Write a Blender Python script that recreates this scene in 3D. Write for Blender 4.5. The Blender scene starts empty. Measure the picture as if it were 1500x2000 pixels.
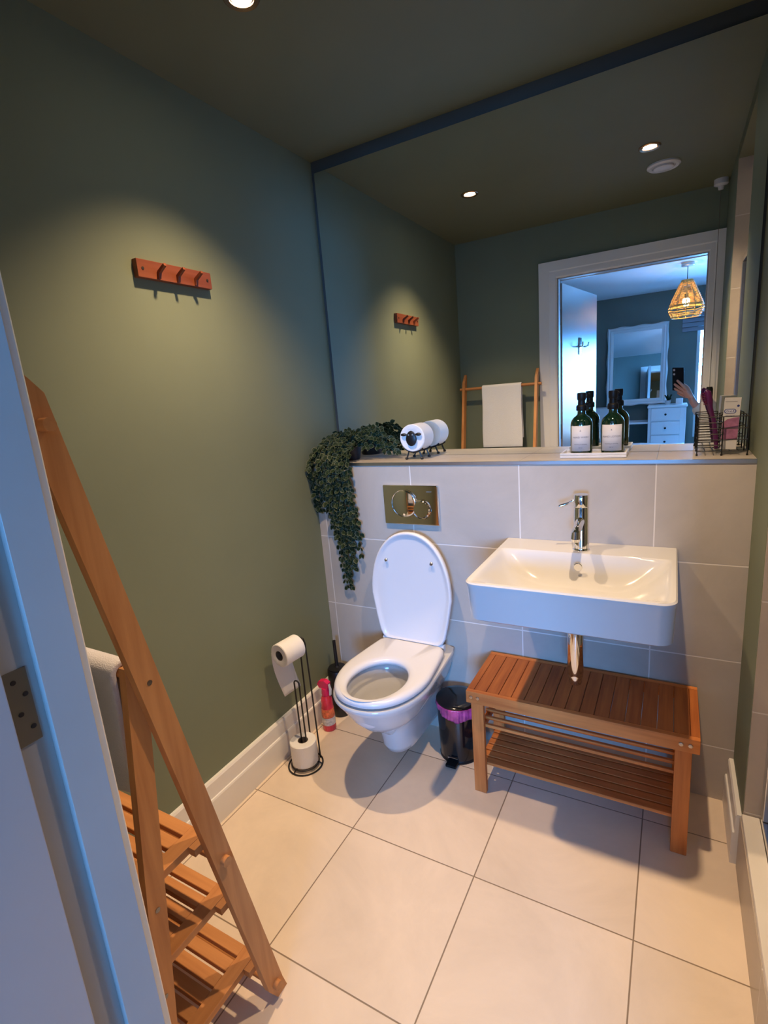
import bpy, bmesh, math, random
from mathutils import Vector, Matrix
PI = math.pi
random.seed(7)
S = bpy.context.scene
COL = S.collection

# ------------------------------------------------------------------ camera, light, exposure
CX, CY, CZ = 1.3915, -1.8237, 1.4465
yaw, pitch, roll = 0.5225, -0.2212, -0.0826
fw = Vector((-math.sin(yaw)*math.cos(pitch), math.cos(yaw)*math.cos(pitch), math.sin(pitch)))
rt = Vector((math.cos(yaw), math.sin(yaw), 0)); up = rt.cross(fw)
RT = rt*math.cos(roll)+up*math.sin(roll); UP = -rt*math.sin(roll)+up*math.cos(roll)
cam = bpy.data.cameras.new('camera'); camo = bpy.data.objects.new('camera', cam); COL.objects.link(camo)
cam.sensor_fit = 'HORIZONTAL'; cam.sensor_width = 36; cam.lens = 36*1001.98/1500
cam.clip_start = 0.01; cam.clip_end = 60
camo.matrix_world = Matrix(((RT.x, UP.x, -fw.x, CX), (RT.y, UP.y, -fw.y, CY), (RT.z, UP.z, -fw.z, CZ), (0, 0, 0, 1)))
S.camera = camo
S.view_settings.view_transform = 'Standard'; S.view_settings.look = 'None'
S.view_settings.exposure = 0.0; S.view_settings.gamma = 1.0; S.view_settings.use_curve_mapping = False

W = bpy.data.worlds.new('sky'); S.world = W; W.use_nodes = True
bg = W.node_tree.nodes['Background']; bg.inputs[0].default_value = (0.50, 0.74, 1.0, 1); bg.inputs[1].default_value = 6.0

WARM = (1.0, 0.70, 0.42)
DAY = (0.09, 0.39, 1.0)
H = 2.4376; WX = 1.6072; D = 0.2135; HL = 1.1814; YD = -1.4785; YB = -1.60; BW = -5.446
def spot(name, loc, power, size, blend, rad=0.022, col=WARM):
    l = bpy.data.lights.new(name, 'SPOT'); l.energy = power; l.spot_size = math.radians(size); l.spot_blend = blend
    l.shadow_soft_size = rad; l.color = col
    o = bpy.data.objects.new(name, l); COL.objects.link(o); o.location = loc; return o
LIGHTS = [(0.415, -0.625), (1.25, -0.655)]
for lx, ly in LIGHTS:
    spot('downlight_lamp', (lx, ly, H-0.012), 110, 102, 1.0)
spot('downlight_lamp', (2.0, -0.6, 2.373), 16, 120, 1.0)  # added lamp inside the shower recess, itself unseen
def area(name, loc, rot, sx, sy, power, col):
    l = bpy.data.lights.new(name, 'AREA'); l.shape = 'RECTANGLE'; l.size = sx; l.size_y = sy; l.energy = power; l.color = col
    o = bpy.data.objects.new(name, l); COL.objects.link(o); o.location = loc; o.rotation_euler = rot; return o
# daylight entering the bedroom window (just outside the pane)
area('window_daylight', (2.55, BW-0.95, 1.50), (PI/2, 0, 0), 2.0, 0.9, 620, DAY)
pl = bpy.data.lights.new('pendant_bulb_light', 'POINT'); pl.energy = 70; pl.color = (1.0, 0.60, 0.20); pl.shadow_soft_size = 0.03
plo = bpy.data.objects.new('pendant_bulb_light', pl); COL.objects.link(plo); plo.location = (1.448, -3.768, 2.10)

# ------------------------------------------------------------------ materials
def mat(name, col, rough=0.5, metal=0.0, spec=0.5, coat=0.0, bump=0.0, bscale=40, var=0.0, vscale=3, emit=None, es=0, sheen=0, trans=0, ior=1.45, alpha=None, sub=0):
    m = bpy.data.materials.new(name); m.use_nodes = True
    nt = m.node_tree; b = nt.nodes['Principled BSDF']
    b.inputs['Base Color'].default_value = (*col, 1); b.inputs['Roughness'].default_value = rough
    b.inputs['Metallic'].default_value = metal; b.inputs['Specular IOR Level'].default_value = spec
    b.inputs['Coat Weight'].default_value = coat; b.inputs['Coat Roughness'].default_value = 0.04
    b.inputs['IOR'].default_value = ior
    if trans: b.inputs['Transmission Weight'].default_value = trans
    if sheen: b.inputs['Sheen Weight'].default_value = sheen
    if sub:
        b.inputs['Subsurface Weight'].default_value = sub; b.inputs['Subsurface Radius'].default_value = (0.01, 0.004, 0.002)
    if emit: b.inputs['Emission Color'].default_value = (*emit, 1); b.inputs['Emission Strength'].default_value = es
    tc = nt.nodes.new('ShaderNodeTexCoord')
    if var:
        n = nt.nodes.new('ShaderNodeTexNoise'); n.inputs['Scale'].default_value = vscale; n.inputs['Detail'].default_value = 5
        nt.links.new(tc.outputs['Object'], n.inputs['Vector'])
        r = nt.nodes.new('ShaderNodeMapRange'); r.inputs[1].default_value = 0.3; r.inputs[2].default_value = 0.7
        r.inputs[3].default_value = 1-var; r.inputs[4].default_value = 1+var
        nt.links.new(n.outputs['Fac'], r.inputs[0])
        mx = nt.nodes.new('ShaderNodeVectorMath'); mx.operation = 'SCALE'; mx.inputs[0].default_value = col
        nt.links.new(r.outputs[0], mx.inputs['Scale']); nt.links.new(mx.outputs[0], b.inputs['Base Color'])
    if bump:
        n2 = nt.nodes.new('ShaderNodeTexNoise'); n2.inputs['Scale'].default_value = bscale; n2.inputs['Detail'].default_value = 4
        nt.links.new(tc.outputs['Object'], n2.inputs['Vector'])
        bp = nt.nodes.new('ShaderNodeBump'); bp.inputs['Strength'].default_value = bump; bp.inputs['Distance'].default_value = 0.002
        nt.links.new(n2.outputs['Fac'], bp.inputs['Height']); nt.links.new(bp.outputs[0], b.inputs['Normal'])
    return m

def tile_mat(name, col, grout, ax_u, ou, su, ax_v, ov, sv, gw, rough=0.35, shift=0.0):
    """rectangular tiles laid on world axes, mottled stone look"""
    m = bpy.data.materials.new(name); m.use_nodes = True; nt = m.node_tree; b = nt.nodes['Principled BSDF']
    L = nt.links.new
    tc = nt.nodes.new('ShaderNodeTexCoord'); sp = nt.nodes.new('ShaderNodeSeparateXYZ'); L(tc.outputs['Object'], sp.inputs[0])
    def math_(op, a, c=None, v=None):
        n = nt.nodes.new('ShaderNodeMath'); n.operation = op
        if hasattr(a, 'links'): L(a, n.inputs[0])
        else: n.inputs[0].default_value = a
        if c is not None:
            if hasattr(c, 'links'): L(c, n.inputs[1])
            else: n.inputs[1].default_value = c
        return n.outputs[0]
    def axis(i, o, s):
        q = math_('DIVIDE', math_('SUBTRACT', sp.outputs[i], o), s)
        f = math_('FRACT', q); fl = math_('FLOOR', q)
        d = math_('MULTIPLY', math_('MINIMUM', f, math_('SUBTRACT', 1.0, f)), s)
        return d, fl
    du, fu = axis(ax_u, ou, su); dv, fv = axis(ax_v, ov, sv)
    d = math_('MINIMUM', du, dv)
    mr = nt.nodes.new('ShaderNodeMapRange'); mr.inputs[1].default_value = gw*0.4; mr.inputs[2].default_value = gw*0.62
    L(d, mr.inputs[0])
    cb = nt.nodes.new('ShaderNodeCombineXYZ'); L(fu, cb.inputs[0]); L(fv, cb.inputs[1])
    wn = nt.nodes.new('ShaderNodeTexWhiteNoise'); L(cb.outputs[0], wn.inputs[0])
    off = nt.nodes.new('ShaderNodeVectorMath'); off.operation = 'MULTIPLY_ADD'; L(wn.outputs['Color'], off.inputs[0])
    off.inputs[1].default_value = (7, 7, 7); L(tc.outputs['Object'], off.inputs[2])
    n1 = nt.nodes.new('ShaderNodeTexNoise'); n1.inputs['Scale'].default_value = 2.6; n1.inputs['Detail'].default_value = 9; n1.inputs['Roughness'].default_value = 0.66; n1.inputs['Distortion'].default_value = 0.6
    L(off.outputs[0], n1.inputs['Vector'])
    r1 = nt.nodes.new('ShaderNodeMapRange'); r1.inputs[1].default_value = 0.28; r1.inputs[2].default_value = 0.72; r1.inputs[3].default_value = 0.86; r1.inputs[4].default_value = 1.08
    L(n1.outputs['Fac'], r1.inputs[0])
    r2 = nt.nodes.new('ShaderNodeMapRange'); r2.inputs[3].default_value = 0.97; r2.inputs[4].default_value = 1.03; L(wn.outputs['Value'], r2.inputs[0])
    k = math_('MULTIPLY', r1.outputs[0], r2.outputs[0])
    sc = nt.nodes.new('ShaderNodeVectorMath'); sc.operation = 'SCALE'; sc.inputs[0].default_value = col; L(k, sc.inputs['Scale'])
    mx = nt.nodes.new('ShaderNodeMix'); mx.data_type = 'RGBA'; L(mr.outputs[0], mx.inputs[0]); mx.inputs[6].default_value = (*grout, 1); L(sc.outputs[0], mx.inputs[7])
    L(mx.outputs[2], b.inputs['Base Color']); b.inputs['Roughness'].default_value = rough
    bp = nt.nodes.new('ShaderNodeBump'); bp.inputs['Strength'].default_value = 0.4; bp.inputs['Distance'].default_value = 0.0015
    L(mr.outputs[0], bp.inputs['Height']); L(bp.outputs[0], b.inputs['Normal'])
    return m

def wood_mat(name, c1, c2, axis='x', rough=0.45, knots=True):
    m = bpy.data.materials.new(name); m.use_nodes = True; nt = m.node_tree; b = nt.nodes['Principled BSDF']; L = nt.links.new
    tc = nt.nodes.new('ShaderNodeTexCoord'); mp = nt.nodes.new('ShaderNodeMapping')
    sc = [70, 70, 70]; sc['xyz'.index(axis)] = 4
    mp.inputs['Scale'].default_value = sc; L(tc.outputs['Object'], mp.inputs[0])
    n = nt.nodes.new('ShaderNodeTexNoise'); n.inputs['Scale'].default_value = 1.0; n.inputs['Detail'].default_value = 4; L(mp.outputs[0], n.inputs['Vector'])
    mp2 = nt.nodes.new('ShaderNodeMapping'); sc2 = [9, 9, 9]; sc2['xyz'.index(axis)] = 3; mp2.inputs['Scale'].default_value = sc2; L(tc.outputs['Object'], mp2.inputs[0])
    n2 = nt.nodes.new('ShaderNodeTexNoise'); n2.inputs['Scale'].default_value = 1.0; n2.inputs['Detail'].default_value = 2; L(mp2.outputs[0], n2.inputs['Vector'])
    ad = nt.nodes.new('ShaderNodeMath'); ad.operation = 'ADD'; L(n.outputs['Fac'], ad.inputs[0]); L(n2.outputs['Fac'], ad.inputs[1])
    cr = nt.nodes.new('ShaderNodeValToRGB'); cr.color_ramp.elements[0].position = 0.30; cr.color_ramp.elements[0].color = (*c2, 1)
    cr.color_ramp.elements[1].position = 0.62; cr.color_ramp.elements[1].color = (*c1, 1)
    hf = nt.nodes.new('ShaderNodeMath'); hf.operation = 'MULTIPLY'; hf.inputs[1].default_value = 0.5; L(ad.outputs[0], hf.inputs[0])
    L(hf.outputs[0], cr.inputs[0]); L(cr.outputs[0], b.inputs['Base Color']); b.inputs['Roughness'].default_value = rough
    b.inputs['Specular IOR Level'].default_value = 0.28
    return m

def thin_glass(name, tint=(0.93, 0.97, 0.96), refl=0.08):
    m = bpy.data.materials.new(name); m.use_nodes = True; nt = m.node_tree; nt.nodes.remove(nt.nodes['Principled BSDF'])
    out = nt.nodes['Material Output']; t = nt.nodes.new('ShaderNodeBsdfTransparent'); t.inputs[0].default_value = (*tint, 1)
    g = nt.nodes.new('ShaderNodeBsdfGlossy'); g.inputs['Roughness'].default_value = 0.02
    fr = nt.nodes.new('ShaderNodeFresnel'); fr.inputs[0].default_value = 1.45
    mx = nt.nodes.new('ShaderNodeMixShader'); nt.links.new(fr.outputs[0], mx.inputs[0]); nt.links.new(t.outputs[0], mx.inputs[1]); nt.links.new(g.outputs[0], mx.inputs[2])
    nt.links.new(mx.outputs[0], out.inputs[0]); return m

GREEN = (0.198, 0.225, 0.152)
M = {}
M['paint'] = mat('sage_green_paint', GREEN, 0.58, spec=0.22, bump=0.06, bscale=160, var=0.05, vscale=2)
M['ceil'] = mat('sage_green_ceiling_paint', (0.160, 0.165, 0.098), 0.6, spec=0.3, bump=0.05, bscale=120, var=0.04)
M['band'] = mat('dark_slate_band', (0.075, 0.085, 0.085), 0.6, spec=0.2)  # wall showing around the mirror, darker than the green walls
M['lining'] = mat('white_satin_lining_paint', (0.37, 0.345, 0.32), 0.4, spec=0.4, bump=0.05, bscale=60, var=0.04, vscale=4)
M['bed_paint'] = mat('bedroom_dark_green_paint', (0.17, 0.21, 0.19), 0.55, spec=0.3, var=0.04)
M['bed_ceil'] = mat('bedroom_ceiling_white', (0.88, 0.89, 0.90), 0.7)
M['white'] = mat('white_gloss_paint', (0.80, 0.78, 0.75), 0.28, spec=0.5, bump=0.05, bscale=60, var=0.03, vscale=4)
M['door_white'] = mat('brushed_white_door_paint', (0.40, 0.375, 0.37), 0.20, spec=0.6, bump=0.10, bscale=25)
TILE = (0.47, 0.425, 0.375)
M['wtile'] = tile_mat('wall_stone_tile', TILE, (0.72, 0.68, 0.64), 0, 0.0397, 0.4360, 2, 0.2030, 0.3232, 0.0042)
M['ltile'] = tile_mat('ledge_stone_tile', TILE, (0.30, 0.27, 0.24), 0, 0.0397, 0.4360, 1, -0.3, 0.6, 0.003)
M['rtile'] = tile_mat('shower_stone_tile', (0.47, 0.40, 0.33), (0.62, 0.56, 0.50), 1, -0.27, 0.45, 2, 0.2030, 0.3232, 0.004)
M['rtile2'] = tile_mat('shower_return_stone_tile', (0.47, 0.40, 0.33), (0.62, 0.56, 0.50), 0, 1.60, 0.45, 2, 0.2030, 0.3232, 0.004)
M['ftile'] = tile_mat('floor_stone_tile', (0.80, 0.665, 0.53), (0.26, 0.19, 0.13), 0, 0.0346, 0.4381, 1, -0.1906, 0.4343, 0.0036, rough=0.42)
M['ceramic'] = mat('white_ceramic', (0.56, 0.555, 0.55), 0.12, spec=0.5, coat=0.4)
M['plastic'] = mat('white_plastic', (0.68, 0.67, 0.68), 0.25)
M['cream'] = mat('cream_tray_acrylic', (0.72, 0.68, 0.62), 0.3)
M['chrome'] = mat('chrome', (0.82, 0.82, 0.83), 0.06, metal=1)
M['trim'] = mat('brushed_aluminium', (0.62, 0.63, 0.65), 0.28, metal=1)
M['darkmetal'] = mat('aged_steel', (0.25, 0.22, 0.19), 0.4, metal=1)
M['mirror'] = mat('mirror_silvering', (0.88, 0.92, 0.92), 0.0, metal=1)
M['mirror2'] = mat('bedroom_mirror_silvering', (0.85, 0.88, 0.88), 0.0, metal=1)
M['black'] = mat('black_metal', (0.008, 0.008, 0.009), 0.4)
M['blackgloss'] = mat('black_gloss_steel', (0.006, 0.006, 0.007), 0.12, coat=0.3)
M['blackplastic'] = mat('black_plastic', (0.006, 0.006, 0.007), 0.45, spec=0.3)
M['paper'] = mat('toilet_paper', (0.80, 0.78, 0.76), 0.9, bump=0.5, bscale=260)
M['core'] = mat('cardboard', (0.16, 0.12, 0.09), 0.9)
M['water'] = mat('toilet_water', (0.75, 0.78, 0.74), 0.03, trans=0.6, ior=1.33)
M['glass'] = thin_glass('shower_glass')
M['wglass'] = thin_glass('window_glass', (0.98, 0.99, 1.0))
M['bamboo_x'] = wood_mat('bamboo_along_x', (0.60, 0.27, 0.095), (0.40, 0.155, 0.050), 'x')
M['bamboo_y'] = wood_mat('bamboo_along_y', (0.60, 0.27, 0.095), (0.40, 0.155, 0.050), 'y')
M['bamboo_z'] = wood_mat('bamboo_along_z', (0.60, 0.27, 0.095), (0.40, 0.155, 0.050), 'z')
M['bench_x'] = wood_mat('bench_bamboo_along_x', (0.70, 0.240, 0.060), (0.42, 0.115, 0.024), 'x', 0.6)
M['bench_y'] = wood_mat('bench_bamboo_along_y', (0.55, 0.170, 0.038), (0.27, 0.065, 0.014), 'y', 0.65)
M['bench_z'] = wood_mat('bench_bamboo_along_z', (0.70, 0.240, 0.060), (0.42, 0.115, 0.024), 'z', 0.6)
M['redwood'] = wood_mat('reddish_hook_wood', (0.24, 0.068, 0.027), (0.15, 0.034, 0.014), 'y')
M['screw'] = mat('steel_screw', (0.5, 0.42, 0.34), 0.3, metal=1)
M['hole'] = mat('dark_hole', (0.02, 0.012, 0.008), 0.8)
M['towel'] = mat('white_towel_terry', (0.86, 0.85, 0.86), 0.95, bump=0.9, bscale=420, sheen=0.3)
M['towel2'] = mat('grey_towel_terry', (0.60, 0.57, 0.57), 0.95, bump=0.9, bscale=420, sheen=0.3)
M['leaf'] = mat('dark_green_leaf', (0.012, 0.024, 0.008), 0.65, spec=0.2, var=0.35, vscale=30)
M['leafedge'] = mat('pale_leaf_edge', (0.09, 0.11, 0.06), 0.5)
M['stem'] = mat('leaf_stem', (0.05, 0.075, 0.03), 0.6)
M['pot'] = mat('dark_plastic_pot', (0.012, 0.013, 0.02), 0.4)
M['bottle'] = mat('dark_green_bottle_glass', (0.003, 0.020, 0.009), 0.03, coat=1.0, spec=0.9)
M['label'] = mat('off_white_paper_label', (0.66, 0.65, 0.67), 0.6)
M['ink'] = mat('grey_label_ink', (0.20, 0.20, 0.22), 0.6)
M['marble'] = mat('white_marble', (0.70, 0.69, 0.68), 0.3, var=0.12, vscale=14)
M['purple'] = mat('purple_plastic', (0.10, 0.012, 0.09), 0.3)
M['magenta'] = mat('magenta_bristle_base', (0.20, 0.01, 0.06), 0.35)
M['box_white'] = mat('carton_white', (0.62, 0.60, 0.58), 0.5)
M['box_pink'] = mat('carton_pink_print', (0.36, 0.14, 0.24), 0.45, var=0.35, vscale=45)
M['box_blue'] = mat('carton_blue_print', (0.03, 0.05, 0.22), 0.45)
M['box_logo'] = mat('carton_logo_fill', (0.70, 0.72, 0.78), 0.4)
M['pinkplastic'] = mat('hot_pink_trigger', (0.72, 0.012, 0.10), 0.25, coat=0.3)
M['redbottle'] = mat('red_bottle', (0.62, 0.03, 0.06), 0.25, var=0.3, vscale=25, coat=0.3)
M['orangelabel'] = mat('orange_pink_label', (0.72, 0.16, 0.06), 0.35, var=0.5, vscale=60)
M['silverlabel'] = mat('silver_label', (0.55, 0.52, 0.50), 0.3, var=0.3, vscale=80)
M['liner'] = mat('purple_pink_bin_liner', (0.42, 0.05, 0.20), 0.2, var=0.6, vscale=28, bump=0.8, bscale=60, coat=0.5)
M['lamp'] = mat('lamp_glow', (1, 1, 1), emit=(1.0, 0.86, 0.66), es=45)
M['lampring'] = mat('lamp_reflector_ring', (0.50, 0.30, 0.18), 0.25, metal=1)
M['bulb'] = mat('bulb_glow', (1, 1, 1), emit=(1.0, 0.85, 0.6), es=25)
M['wicker'] = mat('natural_wicker', (0.74, 0.44, 0.12), 0.6, var=0.3, vscale=20)
M['carpet'] = mat('grey_carpet', (0.42, 0.42, 0.43), 0.95, bump=0.6, bscale=300)
M['furn'] = mat('white_furniture_paint', (0.86, 0.87, 0.88), 0.35)
M['bedlinen'] = mat('white_bed_linen', (0.76, 0.78, 0.80), 0.8, bump=0.3, bscale=12)
M['blind'] = mat('grey_blind_fabric', (0.30, 0.31, 0.35), 0.9)
M['skin'] = mat('skin', (0.66, 0.33, 0.23), 0.5, sub=0.1)
M['knit'] = mat('cream_knit', (0.66, 0.60, 0.50), 0.95, bump=0.8, bscale=150)
M['denim'] = mat('dark_trousers', (0.04, 0.05, 0.09), 0.9)
M['hair'] = mat('brown_hair', (0.06, 0.03, 0.018), 0.5)
M['phone'] = mat('black_phone_case', (0.006, 0.006, 0.008), 0.45, spec=0.2)
M['sole'] = mat('white_shoe', (0.6, 0.6, 0.6), 0.6)

# ------------------------------------------------------------------ mesh helpers
def V(*a): return Vector(a)
class MB:
    def __init__(s): s.bm = bmesh.new(); s.wn = False
    def box(s, x0, x1, y0, y1, z0, z1, bev=0.0, seg=2, mtx=None, mi=0):
        r = bmesh.ops.create_cube(s.bm, size=1.0); vs = r['verts']
        for v in vs: v.co = Vector(((x0+x1)/2+v.co.x*(x1-x0), (y0+y1)/2+v.co.y*(y1-y0), (z0+z1)/2+v.co.z*(z1-z0)))
        if mtx: bmesh.ops.transform(s.bm, matrix=mtx, verts=vs)
        fs = {f for v in vs for f in v.link_faces}
        for f in fs: f.material_index = mi
        if bev > 0:
            s.wn = True
            es = list({e for v in vs for e in v.link_edges})
            bmesh.ops.bevel(s.bm, geom=es, offset=bev, segments=seg, affect='EDGES', profile=0.5)
        return s
    def tube(s, pts, r, seg=8, closed=False, caps=True, mi=0):
        pts = [Vector(p) for p in pts]; n = len(pts)
        rs = r if isinstance(r, (list, tuple)) else [r]*n
        rings = []; prev = None
        for i, p in enumerate(pts):
            if closed: t = (pts[(i+1) % n]-pts[i-1])
            else: t = pts[min(i+1, n-1)]-pts[max(i-1, 0)]
            if t.length < 1e-9: t = Vector((0, 0, 1))
            t.normalize()
            if prev is None:
                a = Vector((0, 0, 1)) if abs(t.z) < 0.9 else Vector((1, 0, 0))
                u = t.cross(a).normalized()
            else:
                u = prev-t*prev.dot(t)
                if u.length < 1e-6: u = t.orthogonal()
                u.normalize()
            w = t.cross(u); prev = u
            rings.append([s.bm.verts.new(p+(u*math.cos(2*PI*k/seg)+w*math.sin(2*PI*k/seg))*rs[i]) for k in range(seg)])
        m = n if closed else n-1
        for i in range(m):
            A, B = rings[i], rings[(i+1) % n]
            for k in range(seg):
                f = s.bm.faces.new((A[k], A[(k+1) % seg], B[(k+1) % seg], B[k])); f.material_index = mi
        if caps and not closed:
            f = s.bm.faces.new(rings[0][::-1]); f.material_index = mi
            f = s.bm.faces.new(rings[-1]); f.material_index = mi
        return s
    def cyl(s, p0, p1, r0, r1=None, seg=24, mi=0):
        return s.tube([p0, p1], [r0, r0 if r1 is None else r1], seg, mi=mi)
    def lathe(s, prof, c=(0, 0, 0), seg=32, mi=0, axis='z', sx=1, sy=1):
        c = Vector(c); rings = []
        for r, h in prof:
            row = []
            for k in range(seg):
                a = 2*PI*k/seg; x, y = r*math.cos(a)*sx, r*math.sin(a)*sy
                if axis == 'z': q = Vector((x, y, h))
                elif axis == 'y': q = Vector((x, h, y))
                else: q = Vector((h, x, y))
                row.append(s.bm.verts.new(c+q))
            rings.append(row)
        for i in range(len(rings)-1):
            for k in range(seg):
                f = s.bm.faces.new((rings[i][k], rings[i][(k+1) % seg], rings[i+1][(k+1) % seg], rings[i+1][k])); f.material_index = mi
        for row in (rings[0], rings[-1]):
            if (row[0].co-row[seg//2].co).length > 1e-5:
                try: f = s.bm.faces.new(row); f.material_index = mi
                except ValueError: pass
        return s
    def loft(s, rings, cap0=True, cap1=True, mi=0):
        R = [[s.bm.verts.new(Vector(p)) for p in ring] for ring in rings]; n = len(R[0])
        for i in range(len(R)-1):
            for k in range(n):
                f = s.bm.faces.new((R[i][k], R[i][(k+1) % n], R[i+1][(k+1) % n], R[i+1][k])); f.material_index = mi
        if cap0: s.bm.faces.new(R[0])
        if cap1: s.bm.faces.new(R[-1])
        return s
    def prism(s, poly, d, mi=0):
        d = Vector(d); a = [Vector(p) for p in poly]
        return s.loft([a, [p+d for p in a]], mi=mi)
    def grid(s, fn, nu, nv, mi=0, closed_u=False):
        R = [[s.bm.verts.new(Vector(fn(i/nu, j/nv))) for i in range(nu+(0 if closed_u else 1))] for j in range(nv+1)]
        n = len(R[0])
        for j in range(nv):
            for i in range(n if closed_u else n-1):
                f = s.bm.faces.new((R[j][i], R[j][(i+1) % n], R[j+1][(i+1) % n], R[j+1][i])); f.material_index = mi
        return s
    def build(s, name, mats, parent=None, angle=35, solid=0, loc=None, weld=False, flat=False, label=None):
        bm = s.bm
        if weld: bmesh.ops.remove_doubles(bm, verts=bm.verts, dist=1e-5)
        bmesh.ops.recalc_face_normals(bm, faces=bm.faces)
        me = bpy.data.meshes.new(name)
        off = Vector((0, 0, 0))
        if parent is not None:
            p = parent
            while p is not None: off += p.location; p = p.parent
        if loc is not None: off = Vector(loc)
        bmesh.ops.translate(bm, verts=bm.verts, vec=-off)
        bm.to_mesh(me); bm.free()
        if not flat:
            me.shade_smooth(); me.set_sharp_from_angle(angle=math.radians(angle))
        for m in (mats if isinstance(mats, (list, tuple)) else [mats]): me.materials.append(m)
        o = bpy.data.objects.new(name, me); COL.objects.link(o)
        if parent is not None: o.parent = parent
        if loc is not None: o.location = loc
        if solid:
            md = o.modifiers.new('thickness', 'SOLIDIFY'); md.thickness = solid; md.offset = 0
        if s.wn and not flat:
            wn_ = o.modifiers.new('weighted_normal', 'WEIGHTED_NORMAL'); wn_.keep_sharp = True; wn_.weight = 100
        if label: o['label'] = label
        return o
def tag(o, label=None, cat=None, group=None, kind=None):
    if label: o['label'] = label
    if cat: o['category'] = cat
    if group: o['group'] = group
    if kind: o['kind'] = kind
    return o
def thing(name, loc, label, cat, group=None):
    o = bpy.data.objects.new(name, None); COL.objects.link(o); o.location = loc; o.empty_display_size = 0.05
    return tag(o, label, cat, group)
def struct(name, mb, m, parent=None, loc=None, **k):
    o = mb.build(name, m, parent, loc=loc, **k)
    if parent is None: o['kind'] = 'structure'
    return o
def copy_tree(o, parent=None):
    c = o.copy(); COL.objects.link(c); c.parent = parent
    for ch in list(o.children): copy_tree(ch, c)
    return c
def text_mesh(txt, size, M4, mat_, name, parent, depth=0.0003, bend=None, bold=0.0):
    cu = bpy.data.curves.new(name, 'FONT'); cu.body = txt; cu.size = size; cu.align_x = 'CENTER'; cu.align_y = 'CENTER'; cu.extrude = depth; cu.offset = bold
    to = bpy.data.objects.new(name, cu); COL.objects.link(to)
    dg = bpy.context.evaluated_depsgraph_get(); me = bpy.data.meshes.new_from_object(to.evaluated_get(dg))
    bpy.data.objects.remove(to)
    off = Vector((0, 0, 0)); p = parent
    while p is not None: off += p.location; p = p.parent
    for v in me.vertices:
        q = v.co.copy()
        if bend: q = bend(q)
        else: q = M4 @ q
        v.co = q-off
    me.materials.clear(); me.materials.append(mat_)
    o = bpy.data.objects.new(name, me); COL.objects.link(o); o.parent = parent
    return o

# ------------------------------------------------------------------ room shell
# bathroom
m = MB(); m.box(-0.1, 2.45, YB, 0.30, -0.08, 0.0); struct('floor', m, M['ftile'])
m = MB(); m.box(-0.1, 2.45, YB, 0.33, H, H+0.1); struct('ceiling', m, M['ceil'])
m = MB(); m.box(-0.1, 0.0, YD, D+0.1, 0, H); struct('wall_left', m, M['paint'])
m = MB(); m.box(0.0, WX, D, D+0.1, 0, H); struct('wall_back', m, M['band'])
m = MB(); m.box(0.0, WX, 0.0, D, 0, HL-0.010); struct('wall_boxing', m, M['wtile'])
m = MB(); m.box(0.0, WX, 0.004, D, HL-0.010, HL, 0); struct('trim_1', m, M['ltile'])
m = MB(); m.box(0.0, WX, -0.003, 0.004, HL-0.012, HL+0.0005, 0.001); struct('trim_2', m, M['trim'])
m = MB(); m.box(WX, WX+0.12, -0.27, D+0.1, 0, H); struct('wall_right', m, M['paint'])
m = MB(); m.box(WX, WX+0.12, YD, -0.95, 0, H); struct('wall_right_front', m, M['paint'])
# shower recess
m = MB(); m.box(WX+0.001, 2.40, -0.2785, -0.2701, 0.0, 2.385, 0); struct('wall_shower_back', m, M['rtile2'])
m = MB(); m.box(WX+0.001, 2.40, -0.9499, -0.9415, 0.0, 2.385, 0); struct('wall_shower_front', m, M['rtile2'])
m = MB(); m.box(2.40, 2.45, YB, D+0.1, 0, H); struct('wall_shower_side', m, M['rtile'])
m = MB(); m.box(WX, 2.40, -0.95, -0.27, 2.385, H); struct('ceiling_shower', m, M['ceil'])
# door wall
def hole_wall(name, x0, x1, y0, y1, z0, z1, hx0, hx1, hz0, hz1, ma, mb_):
    m = MB()
    for a in ((x0, hx0, z0, z1), (hx1, x1, z0, z1), (hx0, hx1, hz1, z1), (hx0, hx1, z0, hz0)):
        if a[1]-a[0] > 1e-4 and a[3]-a[2] > 1e-4: m.box(a[0], a[1], y0, y1, a[2], a[3])
    o = m.build(name, [ma, mb_]); o['kind'] = 'structure'
    for p in o.data.polygons:
        if p.normal.y < -0.9: p.material_index = 1
    return o
OX0, OX1, OZ = 0.700, 1.525, 2.096
hole_wall('wall_door', -0.1, 2.45, YB, YD, 0, H, OX0-0.03, OX1+0.03, 0, OZ+0.03, M['paint'], M['bed_paint'])
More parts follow.
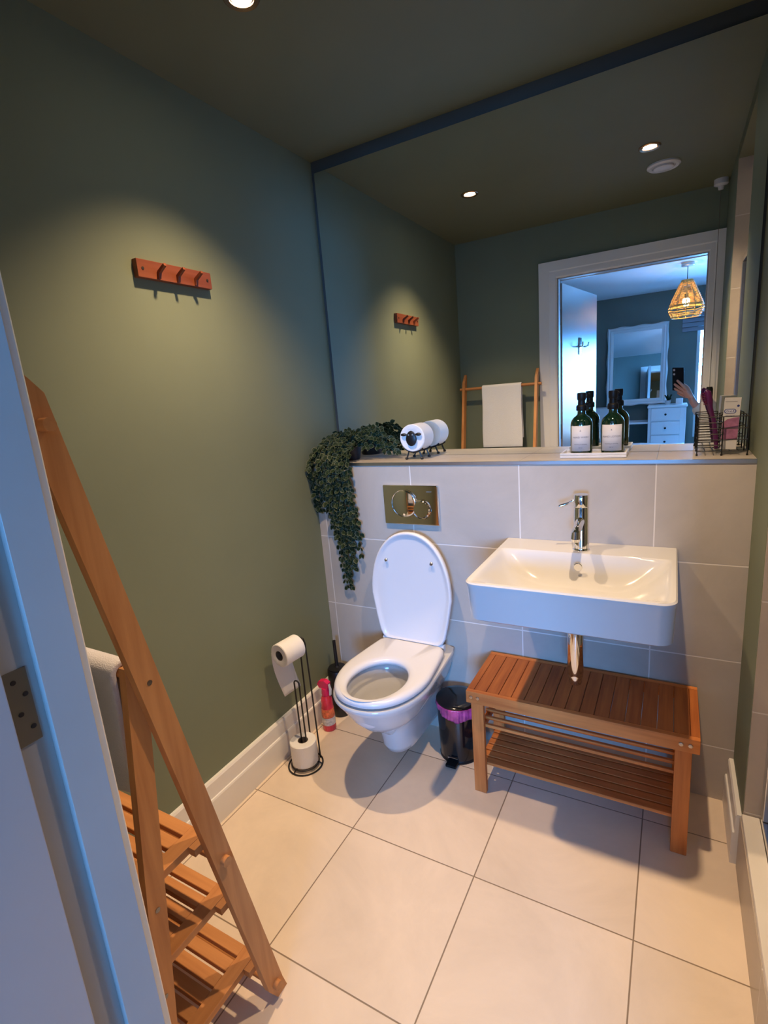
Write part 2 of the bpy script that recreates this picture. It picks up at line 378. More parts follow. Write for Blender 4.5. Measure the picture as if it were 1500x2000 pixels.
# door lining, stop, architraves
m = MB()
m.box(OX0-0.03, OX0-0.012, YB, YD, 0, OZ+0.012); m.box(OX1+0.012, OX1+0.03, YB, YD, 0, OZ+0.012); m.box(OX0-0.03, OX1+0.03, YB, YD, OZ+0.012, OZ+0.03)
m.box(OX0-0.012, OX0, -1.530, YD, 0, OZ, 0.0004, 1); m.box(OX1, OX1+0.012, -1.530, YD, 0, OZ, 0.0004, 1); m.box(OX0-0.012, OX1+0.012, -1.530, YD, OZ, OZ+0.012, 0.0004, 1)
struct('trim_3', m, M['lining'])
def architrave(name, y0, y1):
    m = MB(); s = 1 if y1 > y0 else -1
    xo0, xo1, zo = 0.578, 1.6065, 2.205
    xi0, xi1, zi = OX0-0.008, OX1+0.006, OZ+0.006
    prof = [(0.0, 0.0), (0.0, 1.0), (0.55, 1.0), (0.62, 0.86), (0.93, 0.80), (1.0, 0.55), (1.0, 0.0)]
    # mitred frame : each profile point (w = 0 outer .. 1 inner, h = height)
    rings = []
    for w, h in prof:
        xa = xo0+(xi0-xo0)*w; xb = xo1+(xi1-xo1)*w; z = zo+(zi-zo)*w; y = y0+(y1-y0)*h
        rings.append([(xa, y, 0), (xa, y, z), (xb, y, z), (xb, y, 0)])
    R = [[m.bm.verts.new(Vector(p)) for p in r] for r in rings]
    for i in range(len(R)):
        j = (i+1) % len(R)
        for k in range(3): m.bm.faces.new((R[i][k], R[i][k+1], R[j][k+1], R[j][k]))
    m.bm.faces.new([r[0] for r in R]); m.bm.faces.new([r[3] for r in R])
    struct(name, m, M['white'], angle=20)
architrave('trim_4', YD, YD+0.022)
architrave('trim_5', YB, YB-0.022)
# skirting : stepped profile
def skirting(name, p0, p1, n):
    m = MB(); p0, p1, n = Vector(p0), Vector(p1), Vector(n)
    prof = [(0.0, 0.0), (0.022, 0.0), (0.022, 0.103), (0.0195, 0.109), (0.015, 0.110), (0.015, 0.166), (0.011, 0.173), (0.0, 0.173)]
    m.loft([[p+n*a+Vector((0, 0, b)) for a, b in prof] for p in (p0, p1)])
    struct(name, m, M['white'], angle=20)
skirting('baseboard_left', (0, -0.0005, 0), (0, YD, 0), (1, 0, 0))
skirting('baseboard_door', (0.0225, YD, 0), (0.577, YD, 0), (0, 1, 0))
skirting('baseboard_right', (WX, -0.0005, 0), (WX, -0.262, 0), (-1, 0, 0))
skirting('baseboard_right_front', (WX, -0.952, 0), (WX, YD+0.022, 0), (-1, 0, 0))
# big wall mirror
m = MB(); m.box(0.016, WX-0.008, D-0.006, D-0.0001, HL+0.001, 2.3904)
tag(m.build('wall_mirror', M['mirror']), 'huge frameless mirror covering the wall above the tiled ledge', 'mirror')

# shower threshold, tray, screen
m = MB(); m.box(WX-0.006, WX+0.02, -0.950, -0.271, 0, 0.176, 0); struct('trim_6', m, M['rtile'])
t = thing('shower_tray', (2.0, -0.61, 0), 'raised cream shower tray behind the tiled step at right', 'shower tray')
m = MB(); m.box(WX-0.004, 1.646, -0.9405, -0.2795, 0.176, 0.196, 0.003); m.build('rim', M['cream'], t)
m = MB(); m.box(WX+0.021, 2.398, -0.9405, -0.2795, 0.0, 0.150, 0.0); m.build('base', M['plastic'], t)
t = thing('shower_screen', (1.66, -0.61, 0.196), 'glass shower screen in a silver frame at the right edge', 'shower screen')
m = MB(); m.box(1.6465, 1.674, -0.9405, -0.2795, 0.150, 0.214, 0.003); m.build('bottom_rail', M['chrome'], t)
m = MB(); m.box(1.6465, 1.674, -0.9405, -0.2795, 1.93, 1.962, 0.003); m.build('top_rail', M['chrome'], t)
for a, b in ((-0.315, -0.2795), (-0.9405, -0.905)):
    m = MB(); m.box(1.646, 1.676, a, b, 0.2145, 1.9295, 0.004); m.build('side_post', M['trim'], t)
m = MB(); m.box(1.650, 1.672, -0.62, -0.595, 0.2145, 1.9295, 0.003); m.build('middle_post', M['chrome'], t)
m = MB(); m.box(1.658, 1.664, -0.9045, -0.6205, 0.2145, 1.9295); m.build('glass_pane', M['glass'], t)
m = MB(); m.box(1.658, 1.664, -0.5945, -0.3155, 0.2145, 1.9295); m.build('glass_pane', M['glass'], t)
m = MB(); m.tube([(1.646, -0.56, 0.95), (1.61, -0.56, 0.95), (1.61, -0.56, 1.15), (1.646, -0.56, 1.15)], 0.006); m.build('handle', M['chrome'], t)

# ------------------------------------------------------------------ ceiling fittings
proto = None
for i, (lx, ly) in enumerate(LIGHTS):
    t = thing('ceiling_downlight', (lx, ly, H), 'small round glowing downlight in the ceiling, the one nearer the '+('left wall' if i == 0 else 'right wall'), 'ceiling light', 'recessed ceiling downlights')
    m = MB(); m.lathe([(0.030, -0.0005), (0.031, -0.004), (0.042, -0.006), (0.046, -0.003), (0.046, -0.0005), (0.030, -0.0005)], (lx, ly, H), 40); m.build('trim_ring', M['lampring'], t)
    m = MB(); m.lathe([(0.0, -0.0015), (0.027, -0.0015), (0.027, -0.0005), (0.0, -0.0005)], (lx, ly, H), 32); m.build('lens', M['lamp'], t)
t = thing('ceiling_downlight', (2.0, -0.6, 2.385), 'small round downlight added out of view in the ceiling of the shower recess', 'ceiling light', 'recessed ceiling downlights')  # added fitting to go with the unseen shower lamp
m = MB(); m.lathe([(0.030, -0.0005), (0.031, -0.004), (0.042, -0.006), (0.046, -0.003), (0.046, -0.0005), (0.030, -0.0005)], (2.0, -0.6, 2.385), 40); m.build('trim_ring', M['lampring'], t)
m = MB(); m.lathe([(0.0, -0.0015), (0.027, -0.0015), (0.027, -0.0005), (0.0, -0.0005)], (2.0, -0.6, 2.385), 32); m.build('lens', M['lamp'], t)
t = thing('extractor_vent', (1.30, -0.93, H), 'round white extractor vent on the green ceiling near the right downlight', 'ceiling vent')
m = MB(); m.lathe([(0.0, -0.0005), (0.074, -0.0005), (0.074, -0.008), (0.066, -0.014), (0.052, -0.012), (0.050, -0.006), (0.0, -0.006)], (1.30, -0.93, H), 48); m.build('rim', M['plastic'], t)
m = MB(); m.lathe([(0.0, -0.008), (0.044, -0.008), (0.045, -0.018), (0.036, -0.023), (0.0, -0.024)], (1.30, -0.93, H), 48); m.build('centre_disc', M['plastic'], t)
t = thing('pull_cord_switch', (1.565, -1.385, H), 'white ceiling pull cord switch hanging in front of the door frame', 'light switch')
m = MB(); m.lathe([(0.0, -0.0005), (0.034, -0.0005), (0.034, -0.026), (0.030, -0.030), (0.016, -0.034), (0.012, -0.052), (0.0, -0.054)], (1.565, -1.385, H), 32); m.build('housing', M['plastic'], t)
m = MB(); m.tube([(1.565, -1.385, H-0.05), (1.565, -1.385, 1.345)], 0.0016, 6); m.build('cord', M['darkmetal'], t)
m = MB(); m.lathe([(0.0, 0.0), (0.014, 0.0), (0.018, -0.012), (0.018, -0.085), (0.012, -0.098), (0.0, -0.098)], (1.565, -1.385, 1.347), 20); m.build('cord_pull', M['blackplastic'], t, label='black cord pull')

# ------------------------------------------------------------------ coat hook rail on left wall
hy0, hy1, hz0, hz1 = -0.750, -0.470, 1.842, 1.893
t = thing('coat_hook_rail', (0, (hy0+hy1)/2, hz0), 'short reddish wooden hook rail with three hooks on the green wall', 'coat rack')
m = MB(); m.box(0.0, 0.020, hy0, hy1, hz0, hz1, 0.002); m.build('backboard', M['redwood'], t)
for k in range(3):
    y = hy0+0.070+k*0.070
    m = MB(); w = 0.0045
    pr = [(0.0202, hz0+0.004), (0.026, hz0+0.002), (0.030, hz0+0.018), (0.056, hz0+0.034), (0.054, hz0+0.041), (0.024, hz0+0.026), (0.0202, hz0+0.022)]
    m.prism([(a, y-w, b) for a, b in pr], (0, 2*w, 0)); m.build('hook', M['redwood'], t)
for y in (hy0+0.018, hy1-0.018):
    m = MB(); m.lathe([(0, 0), (0.0045, 0), (0.0045, 0.0012), (0, 0.0016)], (0.0201, y, (hz0+hz1)/2), 12, axis='x'); m.build('screw', M['hole'], t)

# ------------------------------------------------------------------ flush plate
fx, fz = 0.3503, 0.9273
t = thing('flush_plate', (fx+0.123, 0, fz), 'chrome dual flush plate on the tiled wall above the toilet', 'flush plate')
m = MB(); m.box(fx, fx+0.246, -0.012, -0.0002, fz, fz+0.164, 0.004, 3); m.build('plate', M['chrome'], t)
def disc(cx, cz, r, y): 
    m = MB(); m.lathe([(r+0.004, -0.0122), (r+0.004, -0.0135), (r+0.001, -0.014), (r-0.001, -0.0128), (r-0.002, -0.0135), (r-0.006, y), (0.0, y)], (cx, 0, cz), 56, axis='y'); return m
disc(fx+0.096, fz+0.088, 0.056, -0.0160).build('full_flush_button', M['chrome'], t)
disc(fx+0.172, fz+0.066, 0.038, -0.0175).build('half_flush_button', M['chrome'], t)
text_mesh('GEBERIT', 0.0065, Matrix.Translation((fx+0.208, -0.0124, fz+0.138)) @ Matrix.Rotation(PI/2, 4, 'X'), M['trim'], 'lettering', t)

# ------------------------------------------------------------------ toilet
TX = 0.474
def outline(hw, yf, yb, yc=-0.30, hwb=None, n=56, z=0, pw=2.25):
    """egg plan: rounded front to yf, straighter sides to yb"""
    hwb = hw if hwb is None else hwb; pts = []
    nf = n//2
    for k in range(nf+1):
        a = PI+PI*k/nf   # left -> front -> right
        c, s_ = math.cos(a), math.sin(a)
        x = hw*abs(c)**(2/pw)*(1 if c > 0 else -1); y = yc+(yc-yf)*(-(abs(s_)**(2/pw)))
        pts.append((TX+x, y, z))
    nb = n-nf-1
    # right side back to wall and across to left
    path = [(hw, yc), (hwb+(hw-hwb)*0.5, yc+(yb-yc)*0.5), (hwb, yb-0.02*(1 if yb > yc else -1)), (hwb-0.018, yb), (-hwb+0.018, yb), (-hwb, yb-0.02), (-(hwb+(hw-hwb)*0.5), yc+(yb-yc)*0.5), (-hw, yc)]
    L = [0]
    for a, b in zip(path, path[1:]): L.append(L[-1]+math.dist(a, b))
    for k in range(1, nb+1):
        d = L[-1]*k/(nb+1)
        for i in range(len(path)-1):
            if L[i] <= d <= L[i+1]:
                q = (d-L[i])/(L[i+1]-L[i]); a, b = path[i], path[i+1]
                pts.append((TX+a[0]+(b[0]-a[0])*q, a[1]+(b[1]-a[1])*q, z)); break
    return pts
def ell(cx, cy, rx, ry, z, n=56):
    return [(cx-rx*math.cos(2*PI*k/n+0.0), cy-ry*math.sin(2*PI*k/n+0.0)*1.0, z) for k in range(n)]
t = thing('toilet', (TX, 0, 0), 'white wall-hung toilet with its lid up on the tiled wall', 'toilet')
m = MB()
R = []
for z, hw, yf, yc, hwb in [(0.078, 0.045, -0.300, -0.20, 0.060), (0.084, 0.062, -0.318, -0.21, 0.072), (0.11, 0.070, -0.330, -0.22, 0.080), (0.18, 0.075, -0.342, -0.23, 0.090),
        (0.225, 0.080, -0.360, -0.24, 0.095), (0.242, 0.088, -0.395, -0.25, 0.100), (0.252, 0.100, -0.430, -0.26, 0.108), (0.272, 0.118, -0.458, -0.27, 0.120), (0.30, 0.136, -0.484, -0.28, 0.132), (0.34, 0.155, -0.508, -0.29, 0.146),
        (0.375, 0.171, -0.530, -0.30, 0.158), (0.396, 0.1805, -0.546, -0.30, 0.162), (0.404, 0.1815, -0.548, -0.30, 0.163), (0.4095, 0.178, -0.544, -0.30, 0.160)]:
    R.append(outline(hw, yf, -0.001, yc, hwb, z=z))
# rim -> inside bowl
HX, HY = TX, -0.372
R.append(outline(0.150, -0.515, -0.04, -0.30, 0.145, z=0.4105))
for z, rx, ry, cy in [(0.410, 0.124, 0.152, HY), (0.398, 0.113, 0.141, HY), (0.36, 0.116, 0.143, HY), (0.345, 0.106, 0.134, HY), (0.32, 0.102, 0.130, HY), (0.27, 0.078, 0.098, HY+0.012), (0.235, 0.055, 0.070, HY+0.03), (0.205, 0.040, 0.048, HY+0.05), (0.18, 0.03, 0.035, HY+0.06)]:
    # align with outline(): starts at left, front first
    R.append([(HX-rx*math.cos(PI*min(k/28, 1)) if k <= 28 else HX+rx*math.cos(PI*(k-28)/28), cy-ry*math.sin(PI*k/28) if k <= 28 else cy+ry*math.sin(PI*(k-28)/28), z) for k in range(56)])
m.loft(R); m.build('bowl', M['ceramic'], t, angle=50)
m = MB(); m.lathe([(0.0, 0.0), (0.0545, 0.0)], (HX, HY+0.03, 0.237), 40, sx=1.0, sy=1.27); m.build('water', M['water'], t)
# seat ring
def seat_ring(hw, yf, yb, yc, hole, z): 
    return outline(hw, yf, yb, yc, 0.150, z=z, pw=2.15), [(HX-hole[0]*math.cos(PI*k/28) if k <= 28 else HX+hole[0]*math.cos(PI*(k-28)/28), hole[2]-hole[1]*math.sin(PI*k/28) if k <= 28 else hole[2]+hole[1]*math.sin(PI*(k-28)/28), z) for k in range(56)]
m = MB(); rr = []
for z, g in ((0.4170, -0.004), (0.4195, 0.0), (0.430, 0.0), (0.436, -0.003), (0.4405, -0.009), (0.4425, -0.018)):
    rr.append(outline(0.1765+g, -0.541-g, -0.082, -0.30, 0.150+g, z=z, pw=2.2))
hl = (0.106, 0.134, -0.378)
def hol(g, z): return [(HX-(hl[0]+g)*math.cos(PI*k/28) if k <= 28 else HX+(hl[0]+g)*math.cos(PI*(k-28)/28), hl[2]-(hl[1]+g)*math.sin(PI*k/28) if k <= 28 else hl[2]+(hl[1]+g)*math.sin(PI*(k-28)/28), z) for k in range(56)]
rr += [hol(0.026, 0.4425), hol(0.010, 0.4400), hol(0.002, 0.434), hol(0.0, 0.428), hol(0.001, 0.420), hol(0.005, 0.4170)]
rr.append(rr[0]); m.loft(rr, False, False); m.build('seat', M['plastic'], t, angle=60, weld=True)
# lid standing up: egg outline in the x-z plane
def lid_ring(g, y):
    pts = []
    for p in outline(0.180-g, -0.548+g, -0.085-g*0.3, -0.28, 0.146-g, z=0, pw=2.15):
        h = -p[1]-0.085                      # distance from hinge
        pts.append((p[0], y+h*0.055, 0.4445+h*1.0))
    return pts
m = MB()
m.loft([lid_ring(0.006, -0.066), lid_ring(0.0, -0.070), lid_ring(0.0, -0.084), lid_ring(0.003, -0.088), lid_ring(0.009, -0.088), lid_ring(0.016, -0.082), lid_ring(0.030, -0.079)])
m.build('lid', M['plastic'], t, angle=60)
for sx in (-0.102, 0.102):
    m = MB(); m.lathe([(0.0, 0.0), (0.006, 0.0), (0.007, 0.006), (0.0055, 0.008), (0.0, 0.008)], (TX+sx, -0.0655, 0.787), 16, axis='y')
    for v in m.bm.verts: v.co.y = -0.0655-(v.co.y+0.0655)
    m.build('bumper', M['trim'], t, label='small grey bumper pad on the raised lid')
for sx in (-0.11, 0.11):
    m = MB(); m.cyl((TX+sx-0.030, -0.074, 0.438), (TX+sx+0.030, -0.074, 0.438), 0.011, seg=20); m.box(TX+sx-0.026, TX+sx+0.026, -0.080, -0.050, 0.4105, 0.440, 0.004); m.build('hinge', M['plastic'], t)

# ------------------------------------------------------------------ basin
bx0, bx1, by, bz0, bz1 = 0.8635, 1.4165, -0.484, 0.768, 0.895
t = thing('wash_basin', ((bx0+bx1)/2, 0, bz0), 'white rectangular wall-hung wash basin above the wooden bench', 'sink')
cxb = (bx0+bx1)/2
def rrect(x0, x1, y0, y1, r, z, n=10):
    """rounded only at the two front corners (y0)"""
    pts = [(x1, y1, z), (x0, y1, z)]
    for k in range(n+1):
        a = PI+PI/2*k/n; pts.append((x0+r+r*math.cos(a), y0+r+r*math.sin(a), z))
    for k in range(n+1):
        a = 1.5*PI+PI/2*k/n; pts.append((x1-r+r*math.cos(a), y0+r+r*math.sin(a), z))
    return pts
m = MB()
m.loft([rrect(bx0+0.02, bx1-0.02, by+0.04, -0.0005, 0.03, bz0+0.002), rrect(bx0+0.012, bx1-0.012, by+0.026, -0.0005, 0.036, bz0), rrect(bx0+0.006, bx1-0.006, by+0.018, -0.0005, 0.038, bz0+0.006), rrect(bx0+0.002, bx1-0.002, by+0.004, -0.0005, 0.040, bz1-0.022), rrect(bx0, bx1, by, -0.0005, 0.040, bz1-0.009),
        rrect(bx0, bx1, by, -0.0005, 0.040, bz1-0.004), rrect(bx0+0.004, bx1-0.004, by+0.004, -0.0005, 0.038, bz1)], True, False)
N = 96
def bowl_z(x, y):
    x0, x1, y0, y1 = bx0+0.018, bx1-0.018, by+0.016, -0.130
    u = abs((x-(x0+x1)/2)/((x1-x0)/2)); v = abs((y-(y0+y1)/2)/((y1-y0)/2))
    if u >= 1 or v >= 1: return bz1
    du = 1-u; dv = 1-v
    fu = 1-(1-min(1, du/0.62))**2.0
    dvs = dv/(0.42 if y > (y0+y1)/2 else 0.80)
    fv = 1-(1-min(1, dvs))**2.0
    e = (fu*fv)
    q = min(1, min(du*((x1-x0)/2), dv*((y1-y0)/2))/0.010)
    return bz1-0.094*e-0.002*q
def top(u, v):
    # map unit square into rounded rectangle
    y = (by+0.004)+(0.0-0.0005-by-0.004)*v
    xa, xb = bx0+0.004, bx1-0.004; r = 0.038; yy = y-(by+0.004)
    if yy < r: ins = r-math.sqrt(max(0, r*r-(r-yy)**2)); xa += ins; xb -= ins
    x = xa+(xb-xa)*u
    return (x, y, bowl_z(x, y))
m.grid(top, N, 80)
m.build('bowl', M['ceramic'], t, angle=40)
m = MB(); m.lathe([(0.0, -0.002), (0.012, -0.002), (0.0135, 0.0), (0.012, 0.002), (0, 0.002)], (1.139, -0.168, bz1-0.034), 24, axis='y'); m.build('overflow_cover', M['chrome'], t, label='round chrome overflow cover')
m = MB(); m.lathe([(0.0, 0.0), (0.026, 0.0), (0.031, 0.002), (0.031, 0.004), (0.024, 0.006), (0.0, 0.008)], (cxb, -0.27, bz1-0.098), 32); m.build('drain', M['chrome'], t)
# tap
t = thing('mixer_tap', (1.137, -0.088, bz1), 'chrome mixer tap with side lever on the back of the basin', 'tap')
tx, ty = 1.137, -0.088
m = MB(); m.lathe([(0.0, 0.0), (0.0275, 0.0), (0.0275, 0.004), (0.0255, 0.006), (0.0245, 0.010), (0.0240, 0.146), (0.0230, 0.148), (0.0, 0.148)], (tx, ty, bz1), 40); m.build('body', M['chrome'], t)
m = MB(); m.lathe([(0.0, 0.1485), (0.0230, 0.1485), (0.0240, 0.151), (0.0240, 0.186), (0.0225, 0.189), (0.0, 0.190)], (tx, ty, bz1), 40); m.build('cap', M['chrome'], t)
m = MB(); m.tube([(tx, ty-0.015, bz1+0.104), (tx, ty-0.05, bz1+0.100), (tx, ty-0.092, bz1+0.092), (tx, ty-0.112, bz1+0.084), (tx, ty-0.114, bz1+0.070)], [0.0145, 0.014, 0.0138, 0.0145, 0.0145], 24); m.cyl((tx, ty-0.114, bz1+0.071), (tx, ty-0.114, bz1+0.062), 0.0135, 0.013, 24); m.build('spout', M['chrome'], t)
m = MB(); m.tube([(tx-0.021, ty-0.002, bz1+0.171), (tx-0.040, ty-0.006, bz1+0.160), (tx-0.046, ty-0.007, bz1+0.157), (tx-0.068, ty-0.010, bz1+0.149), (tx-0.070, ty-0.010, bz1+0.148)], [0.0028, 0.0028, 0.005, 0.0056, 0.003], 12); m.build('lever', M['chrome'], t)
# waste trap below
t = thing('bottle_trap', (1.139, -0.215, 0.50), 'chrome waste trap hanging below the basin over the bench', 'drain trap')
m = MB(); m.cyl((1.139, -0.215, 0.690), (1.139, -0.215, bz0-0.0005), 0.0215, seg=32); m.lathe([(0.0232, 0.012), (0.0232, -0.012)], (1.139, -0.215, 0.742), 32); m.build('inlet_pipe', M['chrome'], t)
m = MB(); m.lathe([(0.0, 0.475), (0.0185, 0.475), (0.0205, 0.480), (0.0215, 0.500), (0.0240, 0.502), (0.0240, 0.512), (0.0250, 0.514), (0.0250, 0.68), (0.0240, 0.688), (0.0, 0.690)], (1.139, -0.215, 0), 32); m.build('cup', M['chrome'], t)
m = MB(); m.cyl((1.139, -0.191, 0.655), (1.139, -0.001, 0.655), 0.016, seg=24); m.lathe([(0.0165, -0.012), (0.033, -0.010), (0.036, -0.001), (0.0165, -0.0005)], (1.139, 0, 0.655), 32, axis='y'); m.build('outlet_pipe', M['chrome'], t)

# ------------------------------------------------------------------ slatted bench under basin
t = thing('slatted_bench', (1.14, -0.16, 0), 'low bamboo bench with slatted shoe shelves under the basin', 'bench')
x0, x1, yf, yb, zt = 0.789, 1.492, -0.310, -0.012, 0.421
nb = 15; sw = (x1-x0-0.024*2)/nb
m = MB(); m.box(x0, x1, yf, yf+0.018, zt-0.046, zt, 0.002)
m.build('front_rail', M['bench_x'], t)
m = MB(); m.box(x0, x1, yb-0.018, yb, zt-0.046, zt, 0.002); m.build('back_rail', M['bench_x'], t)
for xe in (x0, x1-0.024):
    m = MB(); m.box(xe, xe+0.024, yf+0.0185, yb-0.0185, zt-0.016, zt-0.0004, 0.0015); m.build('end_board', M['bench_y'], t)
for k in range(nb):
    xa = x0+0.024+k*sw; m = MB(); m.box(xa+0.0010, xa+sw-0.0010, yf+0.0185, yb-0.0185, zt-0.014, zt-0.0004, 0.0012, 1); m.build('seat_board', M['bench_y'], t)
lx = [(x0+0.010, x0+0.054), (x1-0.062, x1-0.018)]
for xa, xb in lx:
    for ya, yb_ in ((yf+0.019, yf+0.039), (yb-0.039, yb-0.019)):
        m = MB(); m.box(xa, xb, ya, yb_, 0.0, zt-0.0165, 0.002); m.build('leg', M['bench_z'], t)
    for zz in (0.075, 0.232):
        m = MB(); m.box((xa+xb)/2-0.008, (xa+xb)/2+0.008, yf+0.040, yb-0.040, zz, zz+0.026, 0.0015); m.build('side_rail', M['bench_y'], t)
for zz, n in ((0.101, 6), (0.258, 5)):
    for k in range(n):
        ya = yf+0.046+k*(yb-yf-0.092-0.028)/(n-1)
        m = MB(); m.box(x0+0.022, x1-0.030, ya, ya+(0.030 if zz < 0.2 else 0.012), zz+0.0003, zz+0.012, 0.0015, 1); m.build('shelf_slat', M['bench_x'], t)
for xa in (x0+0.018, x0+0.042, x1-0.048, x1-0.024):
    m = MB(); m.lathe([(0, 0), (0.0065, 0), (0.006, -0.002), (0.003, -0.003), (0, -0.0022)], (xa, yf-0.0001, zt-0.022), 16, axis='y'); m.build('screw', M['screw'], t)

# ------------------------------------------------------------------ pedal bin
bc = (0.674, -0.114)
t = thing('pedal_bin', (bc[0], bc[1], 0), 'black pedal bin with a purple pink liner showing under its closed lid', 'bin')
m = MB(); m.lathe([(0.0, 0.004), (0.074, 0.004), (0.079, 0.010), (0.083, 0.234), (0.081, 0.238), (0.0, 0.238)], (*bc, 0), 56); m.build('body', M['blackgloss'], t)
m = MB(); m.lathe([(0.0, 0.0), (0.080, 0.0), (0.081, 0.008), (0.079, 0.014), (0.0, 0.014)], (*bc, 0), 48); m.build('base_ring', M['blackplastic'], t)
def lin(u, v):
    a = 2*PI*u
    front = max(0, math.cos(a-math.radians(-62)))          # deepest to the front right
    drop = 0.014+0.036*front**2.2+0.004*math.sin(a*3+1)+0.003*math.sin(a*9)
    prof = [(0.0815, 0.2425), (0.0850, 0.2440), (0.0865, 0.2420), (0.0870, 0.240-drop*0.5), (0.0868, 0.240-drop)]
    f = v*(len(prof)-1); i = min(int(f), len(prof)-2); q = f-i
    r = prof[i][0]+(prof[i+1][0]-prof[i][0])*q; z = prof[i][1]+(prof[i+1][1]-prof[i][1])*q
    r += 0.0016*math.sin(a*17+v*4)*v+0.001*math.sin(a*41)*v
    return (bc[0]+r*math.cos(a), bc[1]+r*math.sin(a), z)
m = MB(); m.grid(lin, 200, 16, closed_u=True); m.build('bin_liner', M['liner'], t, angle=180, solid=0.0006)
m = MB(); m.lathe([(0.0, 0.244), (0.079, 0.244), (0.0845, 0.246), (0.085, 0.250), (0.080, 0.254), (0.060, 0.258), (0.0, 0.261)], (*bc, 0), 56); m.build('lid', M['blackgloss'], t)
m = MB(); m.box(bc[0]-0.014, bc[0]+0.014, bc[1]+0.084, bc[1]+0.094, 0.215, 0.246, 0.002); m.build('hinge', M['blackplastic'], t)
m = MB(); m.box(bc[0]-0.020, bc[0]+0.024, bc[1]-0.112, bc[1]-0.076, 0.004, 0.016, 0.003); m.build('pedal', M['blackplastic'], t)
m = MB(); m.box(bc[0]-0.020, bc[0]+0.020, bc[1]-0.0825, bc[1]-0.078, 0.024, 0.029, 0.001); m.build('pedal_slot', M['chrome'], t)

# ------------------------------------------------------------------ toilet brush
t = thing('toilet_brush', (0.062, -0.072, 0), 'tall black toilet brush in its round holder in the corner', 'toilet brush')
m = MB(); m.lathe([(0.0, 0.0), (0.044, 0.0), (0.046, 0.004), (0.046, 0.226), (0.044, 0.230), (0.0, 0.230)], (0.062, -0.072, 0), 40); m.build('holder', M['black'], t)
m = MB(); m.lathe([(0.0, 0.2305), (0.040, 0.2305), (0.041, 0.236), (0.014, 0.240), (0.010, 0.246), (0.0, 0.246)], (0.062, -0.072, 0), 40); m.build('cap', M['black'], t)
m = MB(); m.tube([(0.062, -0.072, 0.246), (0.060, -0.072, 0.37)], [0.0085, 0.0075], 16); m.build('handle', M['black'], t)

# ------------------------------------------------------------------ air freshener spray
sc_ = (0.078, -0.196)
t = thing('spray_bottle', (*sc_, 0), 'hot pink trigger air freshener bottle on the floor by the skirting', 'spray bottle')
m = MB(); m.lathe([(0.0, 0.0), (0.028, 0.0), (0.0305, 0.004), (0.0305, 0.030), (0.029, 0.080), (0.0265, 0.115), (0.0250, 0.150), (0.020, 0.166), (0.013, 0.172), (0.0, 0.172)], (*sc_, 0), 36); m.build('bottle', M['redbottle'], t)
m = MB(); m.lathe([(0.0308, 0.030), (0.0310, 0.032), (0.0300, 0.066), (0.0295, 0.066), (0.0305, 0.030)], (*sc_, 0), 36); m.build('lower_label', M['silverlabel'], t)
m = MB(); m.lathe([(0.0296, 0.068), (0.0300, 0.070), (0.0280, 0.108), (0.0275, 0.108), (0.0294, 0.070)], (*sc_, 0), 36); m.build('upper_label', M['orangelabel'], t)
m = MB()
m.lathe([(0.0, 0.172), (0.0185, 0.170), (0.0195, 0.176), (0.0175, 0.205), (0.0, 0.208)], (*sc_, 0), 28)
m.prism([(sc_[0]-0.026, sc_[1]-0.012, 0.205), (sc_[0]+0.020, sc_[1]-0.012, 0.205), (sc_[0]+0.022, sc_[1]-0.012, 0.232), (sc_[0]+0.004, sc_[1]-0.012, 0.243), (sc_[0]-0.026, sc_[1]-0.012, 0.236), (sc_[0]-0.034, sc_[1]-0.012, 0.222)], (0, 0.024, 0))
m.build('trigger_head', M['pinkplastic'], t)
m = MB(); m.prism([(sc_[0]+0.0225, sc_[1]-0.006, 0.226), (sc_[0]+0.030, sc_[1]-0.006, 0.200), (sc_[0]+0.026, sc_[1]-0.006, 0.172), (sc_[0]+0.022, sc_[1]-0.006, 0.176), (sc_[0]+0.024, sc_[1]-0.006, 0.200)], (0, 0.012, 0)); m.build('trigger', M['plastic'], t, label='white trigger lever')

# ------------------------------------------------------------------ toilet roll stand
rs = (0.122, -0.432)
t = thing('toilet_roll_stand', (*rs, 0), 'freestanding black wire toilet roll stand beside the left wall', 'toilet roll holder')
rw = 0.0032
def circ(cx, cy, r, z, n=40, a0=0, a1=2*PI):
    return [(cx+r*math.cos(a0+(a1-a0)*k/n), cy+r*math.sin(a0+(a1-a0)*k/n), z) for k in range(n+(0 if abs(a1-a0-2*PI) < 1e-6 else 1))]
m = MB(); m.tube(circ(*rs, 0.070, rw), rw, 8, closed=True); m.tube(circ(*rs, 0.056, 0.012), rw*0.8, 8, closed=True)
for a in (0.4, 2.5, 4.6): m.tube([(rs[0]+0.070*math.cos(a), rs[1]+0.070*math.sin(a), rw), (rs[0]+0.056*math.cos(a), rs[1]+0.056*math.sin(a), 0.012), (rs[0], rs[1], 0.012)], rw*0.8, 6)
m.build('base_ring', M['black'], t)
m = MB()
lx_ = rs[0]+0.006
pts = [(lx_-0.012, rs[1], 0.012)]+[(lx_-0.012*math.cos(PI*k/10), rs[1], 0.370+0.012*math.sin(PI*k/10)) for k in range(11)]+[(lx_+0.012, rs[1], 0.012)]
m.tube(pts, rw, 8); m.build('spare_roll_loop', M['black'], t)
RA, RB = Vector((0.103, -0.482, 0.510)), Vector((0.117, -0.386, 0.511))
m = MB()
m.tube([(0.156, -0.376, rw), (0.152, -0.376, 0.30), (0.147, -0.375, 0.52), (0.140, -0.375, 0.538), (0.131, -0.375, 0.542), (0.122, -0.375, 0.534), (0.1185, -0.375, 0.515), (0.1165, -0.376, 0.30), (0.115, -0.377, rw)], rw, 8); m.build('upright', M['black'], t)
